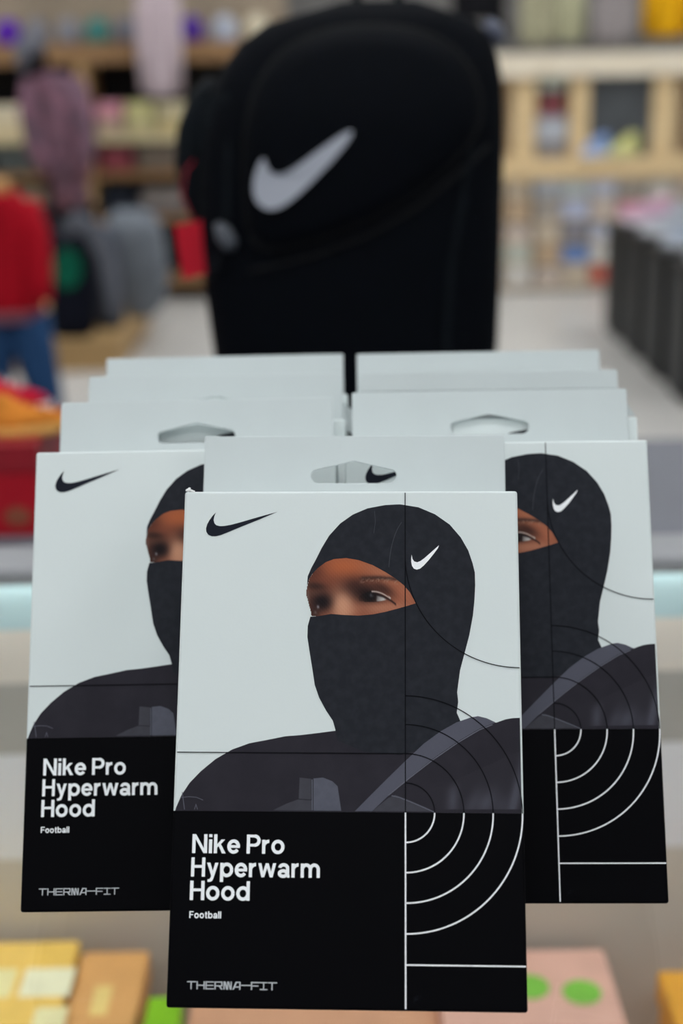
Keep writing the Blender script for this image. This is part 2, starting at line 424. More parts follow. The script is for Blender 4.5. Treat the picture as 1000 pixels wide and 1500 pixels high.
# carton material: pale grey above, black below the band, printed black wraps round the sides
def carton_mat():
    m = bpy.data.materials.new('carton_print'); m.use_nodes = True; nt = m.node_tree
    b = nt.nodes['Principled BSDF']
    tc = nt.nodes.new('ShaderNodeTexCoord'); sp = nt.nodes.new('ShaderNodeSeparateXYZ')
    nt.links.new(tc.outputs['Object'], sp.inputs[0])
    st = nt.nodes.new('ShaderNodeMath'); st.operation = 'GREATER_THAN'; st.inputs[1].default_value = VBAND
    nt.links.new(sp.outputs['Z'], st.inputs[0])
    n = nt.nodes.new('ShaderNodeTexNoise'); n.inputs['Scale'].default_value = 9; n.inputs['Detail'].default_value = 3
    nt.links.new(tc.outputs['Object'], n.inputs[0])
    wm = nt.nodes.new('ShaderNodeMix'); wm.data_type = 'RGBA'
    wm.inputs[6].default_value = rgb(213, 222, 222); wm.inputs[7].default_value = rgb(219, 227, 227)
    nt.links.new(n.outputs['Fac'], wm.inputs[0])
    # scuffs on the black
    sc = nt.nodes.new('ShaderNodeTexNoise'); sc.inputs['Scale'].default_value = 55; sc.inputs['Detail'].default_value = 9; sc.inputs['Roughness'].default_value = 0.75
    nt.links.new(tc.outputs['Object'], sc.inputs[0])
    mr = nt.nodes.new('ShaderNodeMapRange'); mr.inputs[1].default_value = 0.66; mr.inputs[2].default_value = 0.85
    nt.links.new(sc.outputs['Fac'], mr.inputs[0])
    km = nt.nodes.new('ShaderNodeMix'); km.data_type = 'RGBA'
    km.inputs[6].default_value = rgb(1, 1, 4); km.inputs[7].default_value = rgb(52, 56, 66)
    nt.links.new(mr.outputs[0], km.inputs[0])
    fm = nt.nodes.new('ShaderNodeMix'); fm.data_type = 'RGBA'
    nt.links.new(st.outputs[0], fm.inputs[0]); nt.links.new(km.outputs[2], fm.inputs[6]); nt.links.new(wm.outputs[2], fm.inputs[7])
    nt.links.new(fm.outputs[2], b.inputs['Base Color'])
    b.inputs['Roughness'].default_value = 0.55; b.inputs['Specular IOR Level'].default_value = 0.06
    f2 = nt.nodes.new('ShaderNodeTexNoise'); f2.inputs['Scale'].default_value = 700
    nt.links.new(tc.outputs['Object'], f2.inputs[0])
    bp = nt.nodes.new('ShaderNodeBump'); bp.inputs['Strength'].default_value = 0.06; bp.inputs['Distance'].default_value = 0.0005
    nt.links.new(f2.outputs['Fac'], bp.inputs['Height']); nt.links.new(bp.outputs[0], b.inputs['Normal'])
    return m
m_carton = carton_mat()
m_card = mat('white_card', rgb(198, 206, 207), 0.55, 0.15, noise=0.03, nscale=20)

def print_attr():
    if 'print_attr' in _mats: return _mats['print_attr']
    m = bpy.data.materials.new('printed_photo'); m.use_nodes = True; _mats['print_attr'] = m
    b = m.node_tree.nodes['Principled BSDF']; b.inputs['Roughness'].default_value = 0.6; b.inputs['Specular IOR Level'].default_value = 0.08
    at = m.node_tree.nodes.new('ShaderNodeAttribute'); at.attribute_name = 'print'
    m.node_tree.links.new(at.outputs['Color'], b.inputs['Base Color'])
    return m
def shared_meshes():
    M = {}
    # carton body, gently bulged at the back
    b = box_bm((-W / 2, 0, 0), (W / 2, TB, H), 0.008 * W, 3)
    bmesh.ops.recalc_face_normals(b, faces=b.faces)
    me = bpy.data.meshes.new('body'); b.to_mesh(me); b.free(); me.materials.append(m_carton); M['body'] = me
    # hang tab with the slot: outer outline + slot outline as a filled 2D curve
    th = 0.0009
    cu = bpy.data.curves.new('tab', 'CURVE'); cu.dimensions = '2D'; cu.fill_mode = 'BOTH'; cu.extrude = th / 2 - 0.00035; cu.bevel_depth = 0.00035; cu.bevel_resolution = 2; cu.offset = -0.00035
    def spline(pts):
        s = cu.splines.new('POLY'); s.points.add(len(pts) - 1)
        for p, q in zip(s.points, pts): p.co = (q[0], q[1], 0, 1)
        s.use_cyclic_u = True
    r = 0.006 * W; x = TR / 2
    spline([(-x, -0.03 * W), (x, -0.03 * W), (x, TH - r), (x - r * .3, TH - r * .3), (x - r, TH), (-x + r, TH), (-x + r * .3, TH - r * .3), (-x, TH - r)])
    def tabz(px, py):
        o = MFI @ CAM; d = MFI.to_3x3() @ ray(px, py); return (o + d * ((T - th - o.y) / d.y)).z - H
    hw = 0.137 * W; z0 = tabz(520, 708); apex = tabz(520, 676); rr = (apex - z0) * .32; zc = z0 + rr
    pts = []
    for k in range(9):
        a = math.radians(-90 + k * 145 / 8); pts.append((hw - rr + rr * math.cos(a), zc + rr * math.sin(a)))
    pts.append((0.012 * W, apex - 0.003 * W)); pts.append((0, apex)); pts.append((-0.012 * W, apex - 0.003 * W))
    for k in range(9):
        a = math.radians(125 + k * 145 / 8); pts.append((-hw + rr + rr * math.cos(a), zc + rr * math.sin(a)))
    spline(pts)
    to = bpy.data.objects.new('tabtmp', cu); COL.objects.link(to)
    dg = bpy.context.evaluated_depsgraph_get()
    me = bpy.data.meshes.new_from_object(to.evaluated_get(dg))
    bpy.data.objects.remove(to)
    me.transform(Matrix.Translation((0, T - th, H)) @ Matrix.Rotation(math.pi / 2, 4, 'X'))
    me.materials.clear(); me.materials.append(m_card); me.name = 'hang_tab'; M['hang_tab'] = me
    # ---------------- portrait print
    opening_up = z4([(104, 446), (110, 425), (122, 405), (150, 375), (190, 345), (230, 330), (290, 325), (350, 335), (420, 360), (480, 393), (530, 425), (570, 457), (600, 492), (615, 520), (632, 545)])
    opening_lo = z4([(632, 545), (590, 558), (540, 572), (480, 588), (420, 600), (350, 606), (280, 603), (215, 598), (180, 604), (140, 610), (118, 606)])
    hood = z1([(388, 440), (390, 415), (400, 392), (412, 370), (428, 338), (448, 305), (478, 272), (512, 248), (552, 231), (600, 222), (640, 220), (690, 228), (735, 247), (775, 275), (805, 310), (825, 345),
               (837, 380), (843, 405), (844, 440), (842, 480), (838, 520), (828, 575), (815, 625), (803, 670), (799, 700), (795, 730), (798, 755), (794, 785), (803, 806), (815, 830), (760, 870), (640, 900), (540, 890), (470, 860),
               (465, 832), (458, 807), (440, 780), (421, 745), (409, 710), (403, 670), (395, 620), (389, 580), (390, 550), (397, 525)])
    M['printed_hood'] = flat_mesh('printed_hood', [fpoly(hood + opening_lo[::-1][1:] + opening_up[::-1][1:-1])], p_hood, 2)
    yb = lambda x: 1188.5 + (x - 258) * 0.0052
    jacket = z1([(480, 829), (466, 834), (420, 840), (370, 846), (330, 849), (280, 859), (232, 868), (185, 885), (140, 911), (100, 944), (70, 975), (48, 1008), (34, 1040)]) + [(256, 1188.5), (766, yb(766)), (764, 1051.5), (750, 1052)] + z3([(860, 120), (810, 137), (600, 160), (300, 160)])
    jq = fpoly(jacket)
    jq = [(x, VBAND) if z < VBAND + 0.0006 else (x, z) for x, z in jq]
    M['printed_jacket'] = flat_mesh('printed_jacket', [jq], p_jacket, 1)
    strap = z3([(70, 601), (150, 520), (240, 430), (330, 342), (430, 248), (520, 182), (600, 137), (680, 109), (715, 104), (760, 115), (806, 137), (720, 170), (610, 235), (480, 325), (360, 420), (245, 520), (160, 601)])
    M['printed_strap'] = flat_mesh('printed_strap', [fpoly(strap)], p_web, 3)
    dim = [z3([(160, 601), (245, 532), (280, 516), (360, 546), (440, 581), (486, 603)]), z2([(570, 596), (640, 562), (700, 540), (775, 545), (778, 598)]),
           z2([(710, 425), (770, 432), (770, 540), (705, 536)])]
    bright = [z2([(782, 430), (832, 425), (880, 444), (908, 470), (918, 535), (927, 599), (782, 598)])]
    M['printed_panel'] = [flat_mesh('printed_panel', [fpoly(p)], p_strap2, 2) for p in dim]
    M['printed_buckle'] = flat_mesh('printed_buckle', [fpoly(p) for p in bright], p_strap, 3)
    fv, fc, ff, ix = [], [], [], {}
    def gg(x, y, cx, cy, sx, sy, rot=0.0):
        c, s_ = math.cos(math.radians(rot)), math.sin(math.radians(rot)); dx, dy = x - cx, y - cy
        return math.exp(-0.5 * (((dx * c + dy * s_) / sx) ** 2 + ((-dx * s_ + dy * c) / sy) ** 2))
    for i in range(52):
        for j in range(46):
            X, Y = 640 + i * 2.4, 1100 + j * 1.9
            if Y > yb(X) - 1 or Y < 1108 + (740 - X) * .45 or X > 763: continue
            ix[(i, j)] = len(fv); p = face(X, Y); fv.append((min(LIM, p[0]), -EPS * 2, p[1]))
            w = .9 * gg(X, Y, 663, 1172, 6, 20, 4) + .55 * gg(X, Y, 690, 1178, 6, 18, 25) + .9 * gg(X, Y, 712, 1176, 9, 16, 30) + 1.2 * gg(X, Y, 755, 1165, 5, 32, 12) + .5 * gg(X, Y, 735, 1182, 8, 12, 20)
            ed = min(1, (i) / 4, (52 - i) / 1, max(0, (Y - (1108 + (740 - X) * .45)) / 12))
            k = min(1, w) * ed
            fc.append(tuple(a_ * (1 - k) + b_ * k for a_, b_ in zip((45.5, 43.5, 50.5), (72, 72, 82))))
    for (i, j) in ix:
        q = [(i, j), (i, j + 1), (i + 1, j + 1), (i + 1, j)]
        if all(k in ix for k in q): ff.append([ix[k] for k in q])
    me = bpy.data.meshes.new('printed_fold'); me.from_pydata(fv, [], ff); me.update()
    ca = me.color_attributes.new('print', 'FLOAT_COLOR', 'POINT')
    for i, c in enumerate(fc): ca.data[i].color = rgb(*c)
    me.materials.append(print_attr()); M['printed_fold'] = me
    seam = []
    for pl, w in ((z3([(245, 518), (360, 424), (480, 331), (610, 241), (720, 176), (790, 148)]), .35), (z2([(775, 435), (776, 596)]), .3), (z2([(85, 530), (130, 525), (170, 528), (205, 543)]), .22), (z2([(96, 500), (108, 592)]), .25), (z2([(160, 592), (168, 566), (176, 592)]), .25), (z3([(262, 520), (300, 528), (370, 556), (440, 586), (484, 606)]), .3)):
        seam.append(flat_mesh('printed_seam', ribbon([face(*p) for p in pl], w * 0.004 * W * 2), pm('print_seam', 92, 93, 106), 4))
    M['printed_seam'] = seam
    crease = [ribbon([face(*p) for p in chaikin(z4([(560, 150), (535, 190), (515, 250), (503, 310), (498, 370)]), 2, False)], 0.0022 * W), ribbon([face(*p) for p in z4([(428, 95), (432, 150), (424, 205)])], 0.0016 * W)]
    M['printed_crease'] = [flat_mesh('printed_crease', c_, pm('print_crease', 50, 52, 60), 3) for c_ in crease]
    sw_w = z4([(609, 309), (613, 330), (622, 342), (636, 346), (652, 340), (672, 325), (705, 296), (742, 263), (738, 276), (715, 307), (690, 338), (668, 362), (650, 377), (634, 382), (620, 377), (611, 364), (607, 344), (607, 325)])
    M['printed_swoosh'] = flat_mesh('printed_swoosh', [fpoly(sw_w)], p_white, 4)
    sw_b = z5([(272, 395), (264, 415), (260, 435), (264, 452), (274, 462), (292, 467), (318, 466), (350, 460), (400, 447), (500, 418), (595, 392), (500, 432), (400, 472), (340, 497), (300, 513), (272, 520), (250, 520), (232, 512), (222, 497), (220, 480), (226, 458), (238, 436), (254, 414)])
    M['swoosh_logo'] = flat_mesh('swoosh_logo', [fpoly(sw_b)], p_logo, 2)
    # face of the portrait: a fine grid with painted (printed) colours
    poly = [(p[0], p[1]) for p in (opening_up + opening_lo[1:] + z4([(118, 590), (106, 545), (95, 505), (97, 475)]))]
    def inside(x, y):
        c = False; j = len(poly) - 1
        for i in range(len(poly)):
            xi, yi = poly[i]; xj, yj = poly[j]
            if (yi > y) != (yj > y) and x < (xj - xi) * (y - yi) / (yj - yi) + xi: c = not c
            j = i
        return c
    def g(x, y, cx, cy, sx, sy, rot=0.0):
        c, s = math.cos(math.radians(rot)), math.sin(math.radians(rot)); dx, dy = x - cx, y - cy
        u = (dx * c + dy * s) / sx; v = (-dx * s + dy * c) / sy
        return math.exp(-0.5 * (u * u + v * v))
    def blend(c, d, w):
        w = max(0, min(1, w)); return tuple(a * (1 - w) + b * w for a, b in zip(c, d))
    def skin(x, y):          # x, y in the 1000 x 632 layout of the photo detail (430..620, 800..920)
        c = (150, 90, 68)
        c = blend(c, (178, 98, 62), g(x, y, 400, 160, 170, 70))
        c = blend(c, (178, 112, 84), g(x, y, 700, 210, 130, 50, 20) * .8)
        c = blend(c, (74, 42, 36), g(x, y, 150, 220, 70, 90) * .75)
        c = blend(c, (120, 66, 50), g(x, y, 300, 270, 120, 45) * .6)
        c = blend(c, (208, 152, 122), g(x, y, 375, 450, 62, 80))
        c = blend(c, (184, 124, 98), g(x, y, 640, 475, 150, 34) * .9)
        c = blend(c, (182, 110, 82), g(x, y, 840, 370, 70, 60) * .7)
        c = blend(c, (74, 44, 38), g(x, y, 450, 310, 80, 52, -20) * .8)
        c = blend(c, (120, 66, 50), g(x, y, 540, 480, 40, 50) * .35)
        c = blend(c, (38, 26, 26), g(x, y, 560, 365, 105, 58, 10))     # eye socket
        c = blend(c, (60, 38, 34), g(x, y, 690, 330, 70, 28, 28) * .75)
        c = blend(c, (34, 26, 28), g(x, y, 212, 425, 78, 62))          # far eye socket
        c = blend(c, (56, 38, 36), g(x, y, 160, 510, 32, 55) * .9)
        c = blend(c, (50, 36, 34), g(x, y, 165, 310, 60, 22, 5) * .8)        # far brow
        c = blend(c, (86, 62, 54), g(x, y, 150, 365, 45, 16) * .5)
        bt = 240 + (x - 640) ** 2 * 0.00055 if x > 500 else 250
        if 495 < x < 850:                                                   # near brow
            hsh = lambda a_, b_: (math.sin(a_ * 12.9898 + b_ * 78.233) * 43758.5453) % 1.0
            hr = hsh(int((x + y * .6) / 9), int(y / 16))
            en = min(1, (x - 495) / 40) * min(1, (850 - x) / 60)
            w = math.exp(-0.5 * ((y - (bt + 4)) / (14 - (x - 495) * 0.012)) ** 2)
            c = blend(c, (62, 42, 38), w * en * (.72 + .25 * hr))
            w = math.exp(-0.5 * ((y - (bt + 22)) / 13) ** 2)
            c = blend(c, (178, 146, 128), w * en * max(0, hr - .5) * 1.1)
        c = blend(c, (206, 150, 120), g(x, y, 378, 455, 48, 70) * .85)
        c = blend(c, (180, 118, 92), g(x, y, 700, 468, 120, 22) * .6)
        # near eye: white, iris, lids
        ue = 345 + ((x - 620) / 130) ** 2 * 52; le = 432 - ((x - 600) / 150) ** 2 * 22
        if 500 < x < 745 and ue < y < le:
            if x > 632: c = blend(c, (205, 200, 196), min(1, (x - 632) / 14) * min(1, (725 - x) / 30) * min(1, (y - ue - 24) / 14) * min(1, (le - y) / 8))
            c = blend(c, (24, 20, 22), g(x, y, 585, 390, 48, 42) * 1.1)
            c = blend(c, (120, 124, 130), g(x, y, 600, 378, 10, 10) * .55)
        lid = 350 + (x - 610) ** 2 * 0.0031
        if 600 < x < 745: c = blend(c, (226, 206, 196), math.exp(-0.5 * ((y - lid) / 4.5) ** 2) * .8)
        lid2 = 372 + (x - 600) ** 2 * 0.0022
        if 600 < x < 790: c = blend(c, (30, 22, 24), math.exp(-0.5 * ((y - lid2) / 7) ** 2) * .8)
        c = blend(c, (190, 190, 196), g(x, y, 188, 468, 6, 9) * .9)
        c = blend(c, (24, 20, 24), g(x, y, 225, 440, 40, 34) * .6)
        c = blend(c, (120, 108, 104), g(x, y, 167, 512, 8, 10) * .6)
        c = blend(c, (104, 92, 90), g(x, y, 108, 400, 10, 50) * .7)
        c = blend(c, (120, 66, 44), math.exp(-max(0, y - 0) / 1e9) * 0)
        n = math.sin(x * 1.7 + y * 2.3) * math.sin(x * .9 - y * 1.3) * 4
        return tuple(max(0, min(255, q + n)) for q in c)
    step = 1.0
    x0 = min(p[0] for p in poly) - 1; x1 = max(p[0] for p in poly) + 1; y0 = min(p[1] for p in poly) - 1; y1 = max(p[1] for p in poly) + 1
    nx, ny = int((x1 - x0) / step) + 1, int((y1 - y0) / step) + 1
    vs_, cols, idx, fs = [], [], {}, []
    poly_in = poly
    cell = set()
    for j in range(ny):
        for i in range(nx):
            if inside(x0 + (i + .5) * step, y0 + (j + .5) * step): cell.add((i, j))
    grow = set(cell)                                    # run on a little under the hood print, never out of the silhouette
    for (i, j) in cell:
        for a, b_ in ((1, 0), (0, 1), (0, -1)):
            xx = x0 + (i + a + .5) * step
            if xx > 462: grow.add((i + a, j + b_))
    for (i, j) in sorted(grow):
        q = []
        for a, b_ in ((0, 0), (0, 1), (1, 1), (1, 0)):
            k = (i + a, j + b_)
            if k not in idx:
                X, Y = x0 + k[0] * step, y0 + k[1] * step
                idx[k] = len(vs_); fx, fz = face(X, Y); vs_.append((fx, -EPS * 1.5, fz))
                cols.append(skin((X - 430) / .19, (Y - 800) / .19))
            q.append(idx[k])
        fs.append(q)
    me = bpy.data.meshes.new('printed_face'); me.from_pydata(vs_, [], fs); me.update()
    ca = me.color_attributes.new('print', 'FLOAT_COLOR', 'POINT')
    for i, c in enumerate(cols): ca.data[i].color = rgb(*c, 0.92)
    m = print_attr()
    me.materials.append(m); M['printed_face'] = me
    # ---------------- line work
    lx = 0.5 * (face(593.5, 760)[0] + face(593.5, 1420)[0])
    rr = (face(765, 1191)[0] - lx) / 4
    def circ(cx, cz, r, a0, a1, n=40): return [(min(LIM + .003 * W, cx + r * math.cos(math.radians(a0 + (a1 - a0) * i / n))), cz + r * math.sin(math.radians(a0 + (a1 - a0) * i / n))) for i in range(n + 1)]
    bl = 0.0028 * W; wl = 0.0043 * W
    segs = ribbon([(lx, VBAND), (lx, H - 0.006 * W)], bl)
    hz = VBAND + 2 * rr
    segs += ribbon([(-LIM, hz), (lx, hz)], bl)
    for k in (1, 2, 3, 4): segs += ribbon(circ(lx, VBAND, rr * k, 0, 90), bl)
    segs += ribbon(circ(lx + 4 * rr, VBAND + 9 * rr, 4 * rr, 180, 270), bl)
    M['black_line_work'] = flat_mesh('black_line_work', segs, p_line, 5)
    segs = ribbon([(lx, VBAND), (lx, 0.006 * W)], wl)
    for k in (1, 2, 3, 4): segs += ribbon(circ(lx, VBAND, rr * k, 0, -90), wl)
    segs += ribbon([(lx, VBAND - 5 * rr), (LIM + .003 * W, VBAND - 5 * rr)], wl)
    M['white_ring_lines'] = flat_mesh('white_ring_lines', segs, p_white, 2)
    segs = line_of_text('Nike Pro', G, 281.3, 416.3, 1249.6, 1221.8)
    segs += line_of_text('Hyperwarm', G, 279.6, 468.2, 1284.0, 1255.8)
    segs += line_of_text('Hood', G, 277.8, 365.3, 1318.4, 1290.0)
    M['title_lettering'] = flat_mesh('title_lettering', segs, p_letter, 2)
    M['subtitle_lettering'] = flat_mesh('subtitle_lettering', line_of_text('Football', G, 277.2, 323.6, 1344.8, 1334.6, sw=.19, hw=.16, gap=.115), p_letter, 2)
    M['brand_lettering'] = flat_mesh('brand_lettering', line_of_text('THERMA-FIT', GW, 273.6, 405.4, 1448.8, 1437.0, sw=.135, hw=.14, gap=.05), pm('print_grey_letter', 186, 190, 194), 2)
    # marks on the rounded left edge
    return M
MS = shared_meshes()

def product_box(key, label, extra=None):
    r = empty('hood_box'); r.matrix_world = box_matrix(key)
    tag(r, label, 'box', 'hood boxes on the counter')
    link_mesh('body', MS['body'], None, r)
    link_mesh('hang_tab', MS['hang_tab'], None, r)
    pp = link_mesh('portrait_print', MS['printed_jacket'], None, r)
    for k in ('printed_hood', 'printed_face', 'printed_strap', 'printed_panel', 'printed_buckle', 'printed_fold', 'printed_seam', 'printed_crease', 'printed_swoosh'):
        for me in (MS[k] if isinstance(MS[k], list) else [MS[k]]): link_mesh(k, me, None, pp)
    for k in ('swoosh_logo', 'black_line_work', 'white_ring_lines', 'title_lettering', 'subtitle_lettering', 'brand_lettering'):
        link_mesh(k, MS[k], None, r)
    return r
bF = product_box('F', 'foremost pale grey and black hood box with whole masked portrait, standing alone before both rows')
bL1 = product_box('L1', 'pale grey and black hood box heading its row, title lettering in view and rings hidden')
bR1 = product_box('R1', 'pale grey and black hood box heading its row, ring lines in view and title hidden')
bL2 = product_box('L2', 'second hood box behind the row head whose title lettering shows, creased side flap')
bL3 = product_box('L3', 'last hood box of the row whose head shows its title lettering')
bR2 = product_box('R2', 'second hood box behind the row head whose ring lines show, top flap lifted')
bR3 = product_box('R3', 'last hood box of the row whose head shows its ring lines')
def local_poly_part(name, pts, m, parent, th=0.0006):
    """a small folded piece of card: polygon in box coordinates, given thickness"""
    bm = bmesh.new()
    vs_ = [bm.verts.new(p) for p in pts]; bm.faces.new(vs_)
    bmesh.ops.solidify(bm, geom=list(bm.faces), thickness=th)
    bmesh.ops.recalc_face_normals(bm, faces=bm.faces)
    me = bpy.data.meshes.new(name); bm.to_mesh(me); bm.free()
    return link_mesh(name, me, m, parent)
# lifted top flap on the second box of the ring row
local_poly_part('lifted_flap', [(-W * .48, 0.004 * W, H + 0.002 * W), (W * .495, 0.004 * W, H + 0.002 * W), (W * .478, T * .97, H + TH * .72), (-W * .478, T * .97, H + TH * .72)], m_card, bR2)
# torn paper at the corner of the foremost box and the loosened edge of its tab
tb = bmesh.new()
for (dx, dz, s) in ((0.010, 0.004, 0.008), (0.017, 0.003, 0.006), (0.024, 0.0, 0.006), (0.013, 0.010, 0.004)):
    c = Vector((-W / 2 + dx * W, 0.003 * W, H + dz * W))
    bmesh.ops.create_icosphere(tb, subdivisions=1, radius=s * W, matrix=Matrix.Translation(c) @ Matrix.Diagonal((1.2, .5, .7, 1)))
bm_obj('torn_corner', tb, mat('torn_paper', rgb(236, 238, 238), 0.9), bF, origin=(0, 0, 0))
tb = bmesh.new()
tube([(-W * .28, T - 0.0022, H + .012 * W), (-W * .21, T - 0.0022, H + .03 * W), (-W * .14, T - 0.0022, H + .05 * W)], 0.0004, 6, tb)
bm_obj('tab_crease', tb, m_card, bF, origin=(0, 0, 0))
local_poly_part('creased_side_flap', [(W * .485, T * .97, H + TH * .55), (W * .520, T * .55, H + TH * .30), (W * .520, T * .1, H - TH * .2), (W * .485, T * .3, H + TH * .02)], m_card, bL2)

# ---- clear acrylic easels that hold up the last box of each row
m_acr = glass_mat('clear_acrylic', (0.97, 0.985, 0.985, 1), 1.0, 0.6)
for key, lab in (('F', 'clear acrylic easel propping the foremost hood box'), ('L3', 'clear acrylic easel propping the row whose head shows its title'), ('R3', 'clear acrylic easel propping the row whose head shows its rings')):
    mx = box_matrix(key)
    r = empty('acrylic_easel'); r.location = (mx.translation.x, mx.translation.y + 0.18, TOP); tag(r, lab, 'easel')
    b = box_bm((-W * .3, TB + 0.0006, 0.06 * W), (W * .3, TB + 0.0036, H * .8))
    bmesh.ops.transform(b, matrix=mx, verts=b.verts)
    bm_obj('back_plate', b, m_acr, r)
    p0 = mx @ Vector((0, TB + 0.0045, H * (.12 if key == 'F' else .62))); p1 = Vector((p0.x, p0.y + (0.004 if key == 'F' else 0.05), TOP + 0.0005)); p2 = mx @ Vector((0, TB + 0.0045, 0.08 * W))
    for s in (-1, 1):
        q = s * W * .25
        bm = bmesh.new()
        a = [Vector((v.x + q, v.y, v.z)) for v in (p0, p1, Vector((p2.x, p2.y, TOP + 0.0005)), p2)]
        loft([[v + Vector((-0.0015, 0, 0)) for v in a], [v + Vector((0.0015, 0, 0)) for v in a]], bm)
        bm_obj('side_leg', bm, m_acr, r)

# ================================================================== TABLE BEHIND THE COUNTER
TZ = 0.80
yb_t = on_z(970, 642, TZ).y
m_table = mat('grey_table', rgb(112, 114, 123), 0.5, 0.2, noise=0.05, nscale=5)
tbl = empty('display_table', (0, (bw + 0.05 + yb_t) / 2, 0), 'grey topped low display table behind the glass counter', 'table')
box_obj('table_top', (-1.3, bw + 0.05, TZ - 0.04), (1.3, yb_t, TZ), m_table, tbl, bev=0.004)
for x in (-1.22, 1.16):
    for y in (bw + 0.10, yb_t - 0.12):
        box_obj('leg', (x, y, 0), (x + 0.06, y + 0.06, TZ - 0.04), m_alu, tbl)
# red shoe box and what lies on it
a = on_y(-90, 652, 1.66); b = on_y(52, 652, 1.66)
zr = a.z
rb = empty('red_shoe_box', ((a.x + b.x) / 2, 1.75, TZ), 'red shoe box with gold emblem on the grey table', 'shoe box')
box_obj('base', (a.x, 1.66, TZ), (b.x, 1.85, zr - 0.03), card(178, 10, 34), rb, bev=0.002)
box_obj('lid', (a.x - 0.003, 1.657, zr - 0.035), (b.x + 0.003, 1.853, zr), card(150, 26, 40), rb, bev=0.002)
bm = bmesh.new()
c = on_y(26, 756, 1.66)
loft([[Vector((c.x + 0.016 * math.cos(k * math.pi / 12), 1.66 - d, c.z + 0.012 * math.sin(k * math.pi / 12))) for k in range(24)] for d in (-0.0004, 0.0012)], bm)
bm_obj('gold_emblem', bm, card(150, 84, 62), rb)
def shoe(name, base, L, h, m_up, m_sole, label, rz, group=None, m_acc=None):
    r = empty(name, base, label, 'shoe', group, rz)
    w = L * .36
    sole = bmesh.new()
    def outline(s, z, k=1.0):
        pts = []
        for i in range(26):
            a_ = 2 * math.pi * i / 26; x = math.cos(a_) * L / 2 * k
            yy = math.sin(a_) * w / 2 * k * (1 + .15 * math.cos(a_) - .12 * math.cos(2 * a_))
            pts.append(Vector((x, yy, z + (0.02 * h if x > .35 * L else 0))))
        return pts
    loft([outline(1, 0, .95), outline(1, h * .08), outline(1, h * .22, .99)], sole)
    bm_obj('sole', sole, m_sole, r, True, origin=(0, 0, 0))
    up = bmesh.new(); rings = []
    for z, x0, x1, ww in ((.22, -.49, .49, .96), (.4, -.485, .42, .86), (.55, -.48, .26, .74), (.7, -.48, .08, .6), (.85, -.485, -.04, .5), (1.0, -.49, -.12, .44)):
        rings.append([Vector((L * ((x0 + x1) / 2 + (x1 - x0) / 2 * math.cos(2 * math.pi * i / 26)), w / 2 * ww * math.sin(2 * math.pi * i / 26), z * h)) for i in range(26)])
    loft(rings, up)
    bm_obj('upper', up, m_up, r, True, origin=(0, 0, 0))
    lc = bmesh.new()
    for k in range(4):
        t = k / 3; x = L * (.20 - .24 * t); z = h * (.60 + .26 * t)
        tube([(x, -w * .2, z - .03 * h), (x, 0, z + .04 * h), (x, w * .2, z - .03 * h)], L * .012, 6, lc)
    bm_obj('laces', lc, m_acc or m_sole, r, True, origin=(0, 0, 0))
    return r
sz = zr
shoe('orange_shoe', (on_y(38, 620, 1.73).x, 1.715, sz), 0.13, 0.05, fabric(240, 150, 60, .3, 30), card(244, 186, 100), 'orange child shoe standing on the red shoe box', math.radians(12), m_acc=card(210, 40, 50))
shoe('red_shoe', (on_y(-6, 610, 1.78).x, 1.80, sz), 0.14, 0.065, fabric(214, 24, 60, .2, 30), card(226, 226, 230), 'red and white child shoe on the red shoe box', math.radians(20))

# ================================================================== BACKPACKS
def lerp_rows(rows, y):
    if y <= rows[0][0]: return rows[0][1:]
    for a_, b_ in zip(rows, rows[1:]):
        if y <= b_[0]:
            t = (y - a_[0]) / (b_[0] - a_[0]); return tuple(a_[i] * (1 - t) + b_[i] * t for i in range(1, len(a_)))
    return rows[-1][1:]
def bag(name, rows, D, depth, z_floor, m, label, cat, group=None, n=36, e=3.0):
    """rows: (photo y, left x, right x); the bag's mid plane stands at distance D"""
    r0 = rows[-1]
    base = on_y((r0[1] + r0[2]) / 2, r0[0], D); base.z = z_floor
    r = empty(name, base, label, cat, group)
    ytop, ybot = rows[0][0], rows[-1][0]
    ztop = on_y(500, ytop, D).z
    prof = []
    for i in range(31):
        t = i / 30; y = ytop + (ybot - ytop) * t
        l, rr = lerp_rows(rows, y)
        a_ = on_y(l, y, D); b_ = on_y(rr, y, D)
        z = z_floor + (ztop - z_floor) * (1 - t)
        dp = depth * (1 - .82 * (1 - min(1, t / .22)) ** 2.0) * (1 - .25 * max(0, (t - .93) / .07))
        prof.append((z, a_.x, b_.x, dp))
    rings = [ring_xy((p[1] + p[2]) / 2, D, p[0], (p[2] - p[1]) / 2, p[3] / 2, n, e) for p in prof]
    bm_obj('shell', loft(rings), m, r, True)
    def surf(px, py, off=0.0):
        y = D - depth / 2
        for _ in range(5):
            p = on_y(px, py, y)
            t = (ztop - p.z) / (ztop - z_floor); t = max(0, min(1, t)); k = t * 30; i = min(29, int(k)); fr = k - i
            q = [prof[i][j] * (1 - fr) + prof[i + 1][j] * fr for j in range(4)]
            s = (p.x - (q[1] + q[2]) / 2) / ((q[2] - q[1]) / 2); s = max(-.98, min(.98, s))
            y = D - q[3] / 2 * (1 - abs(s) ** e) ** (1 / e)
        p = on_y(px, py, y - off)
        return p
    return r, surf
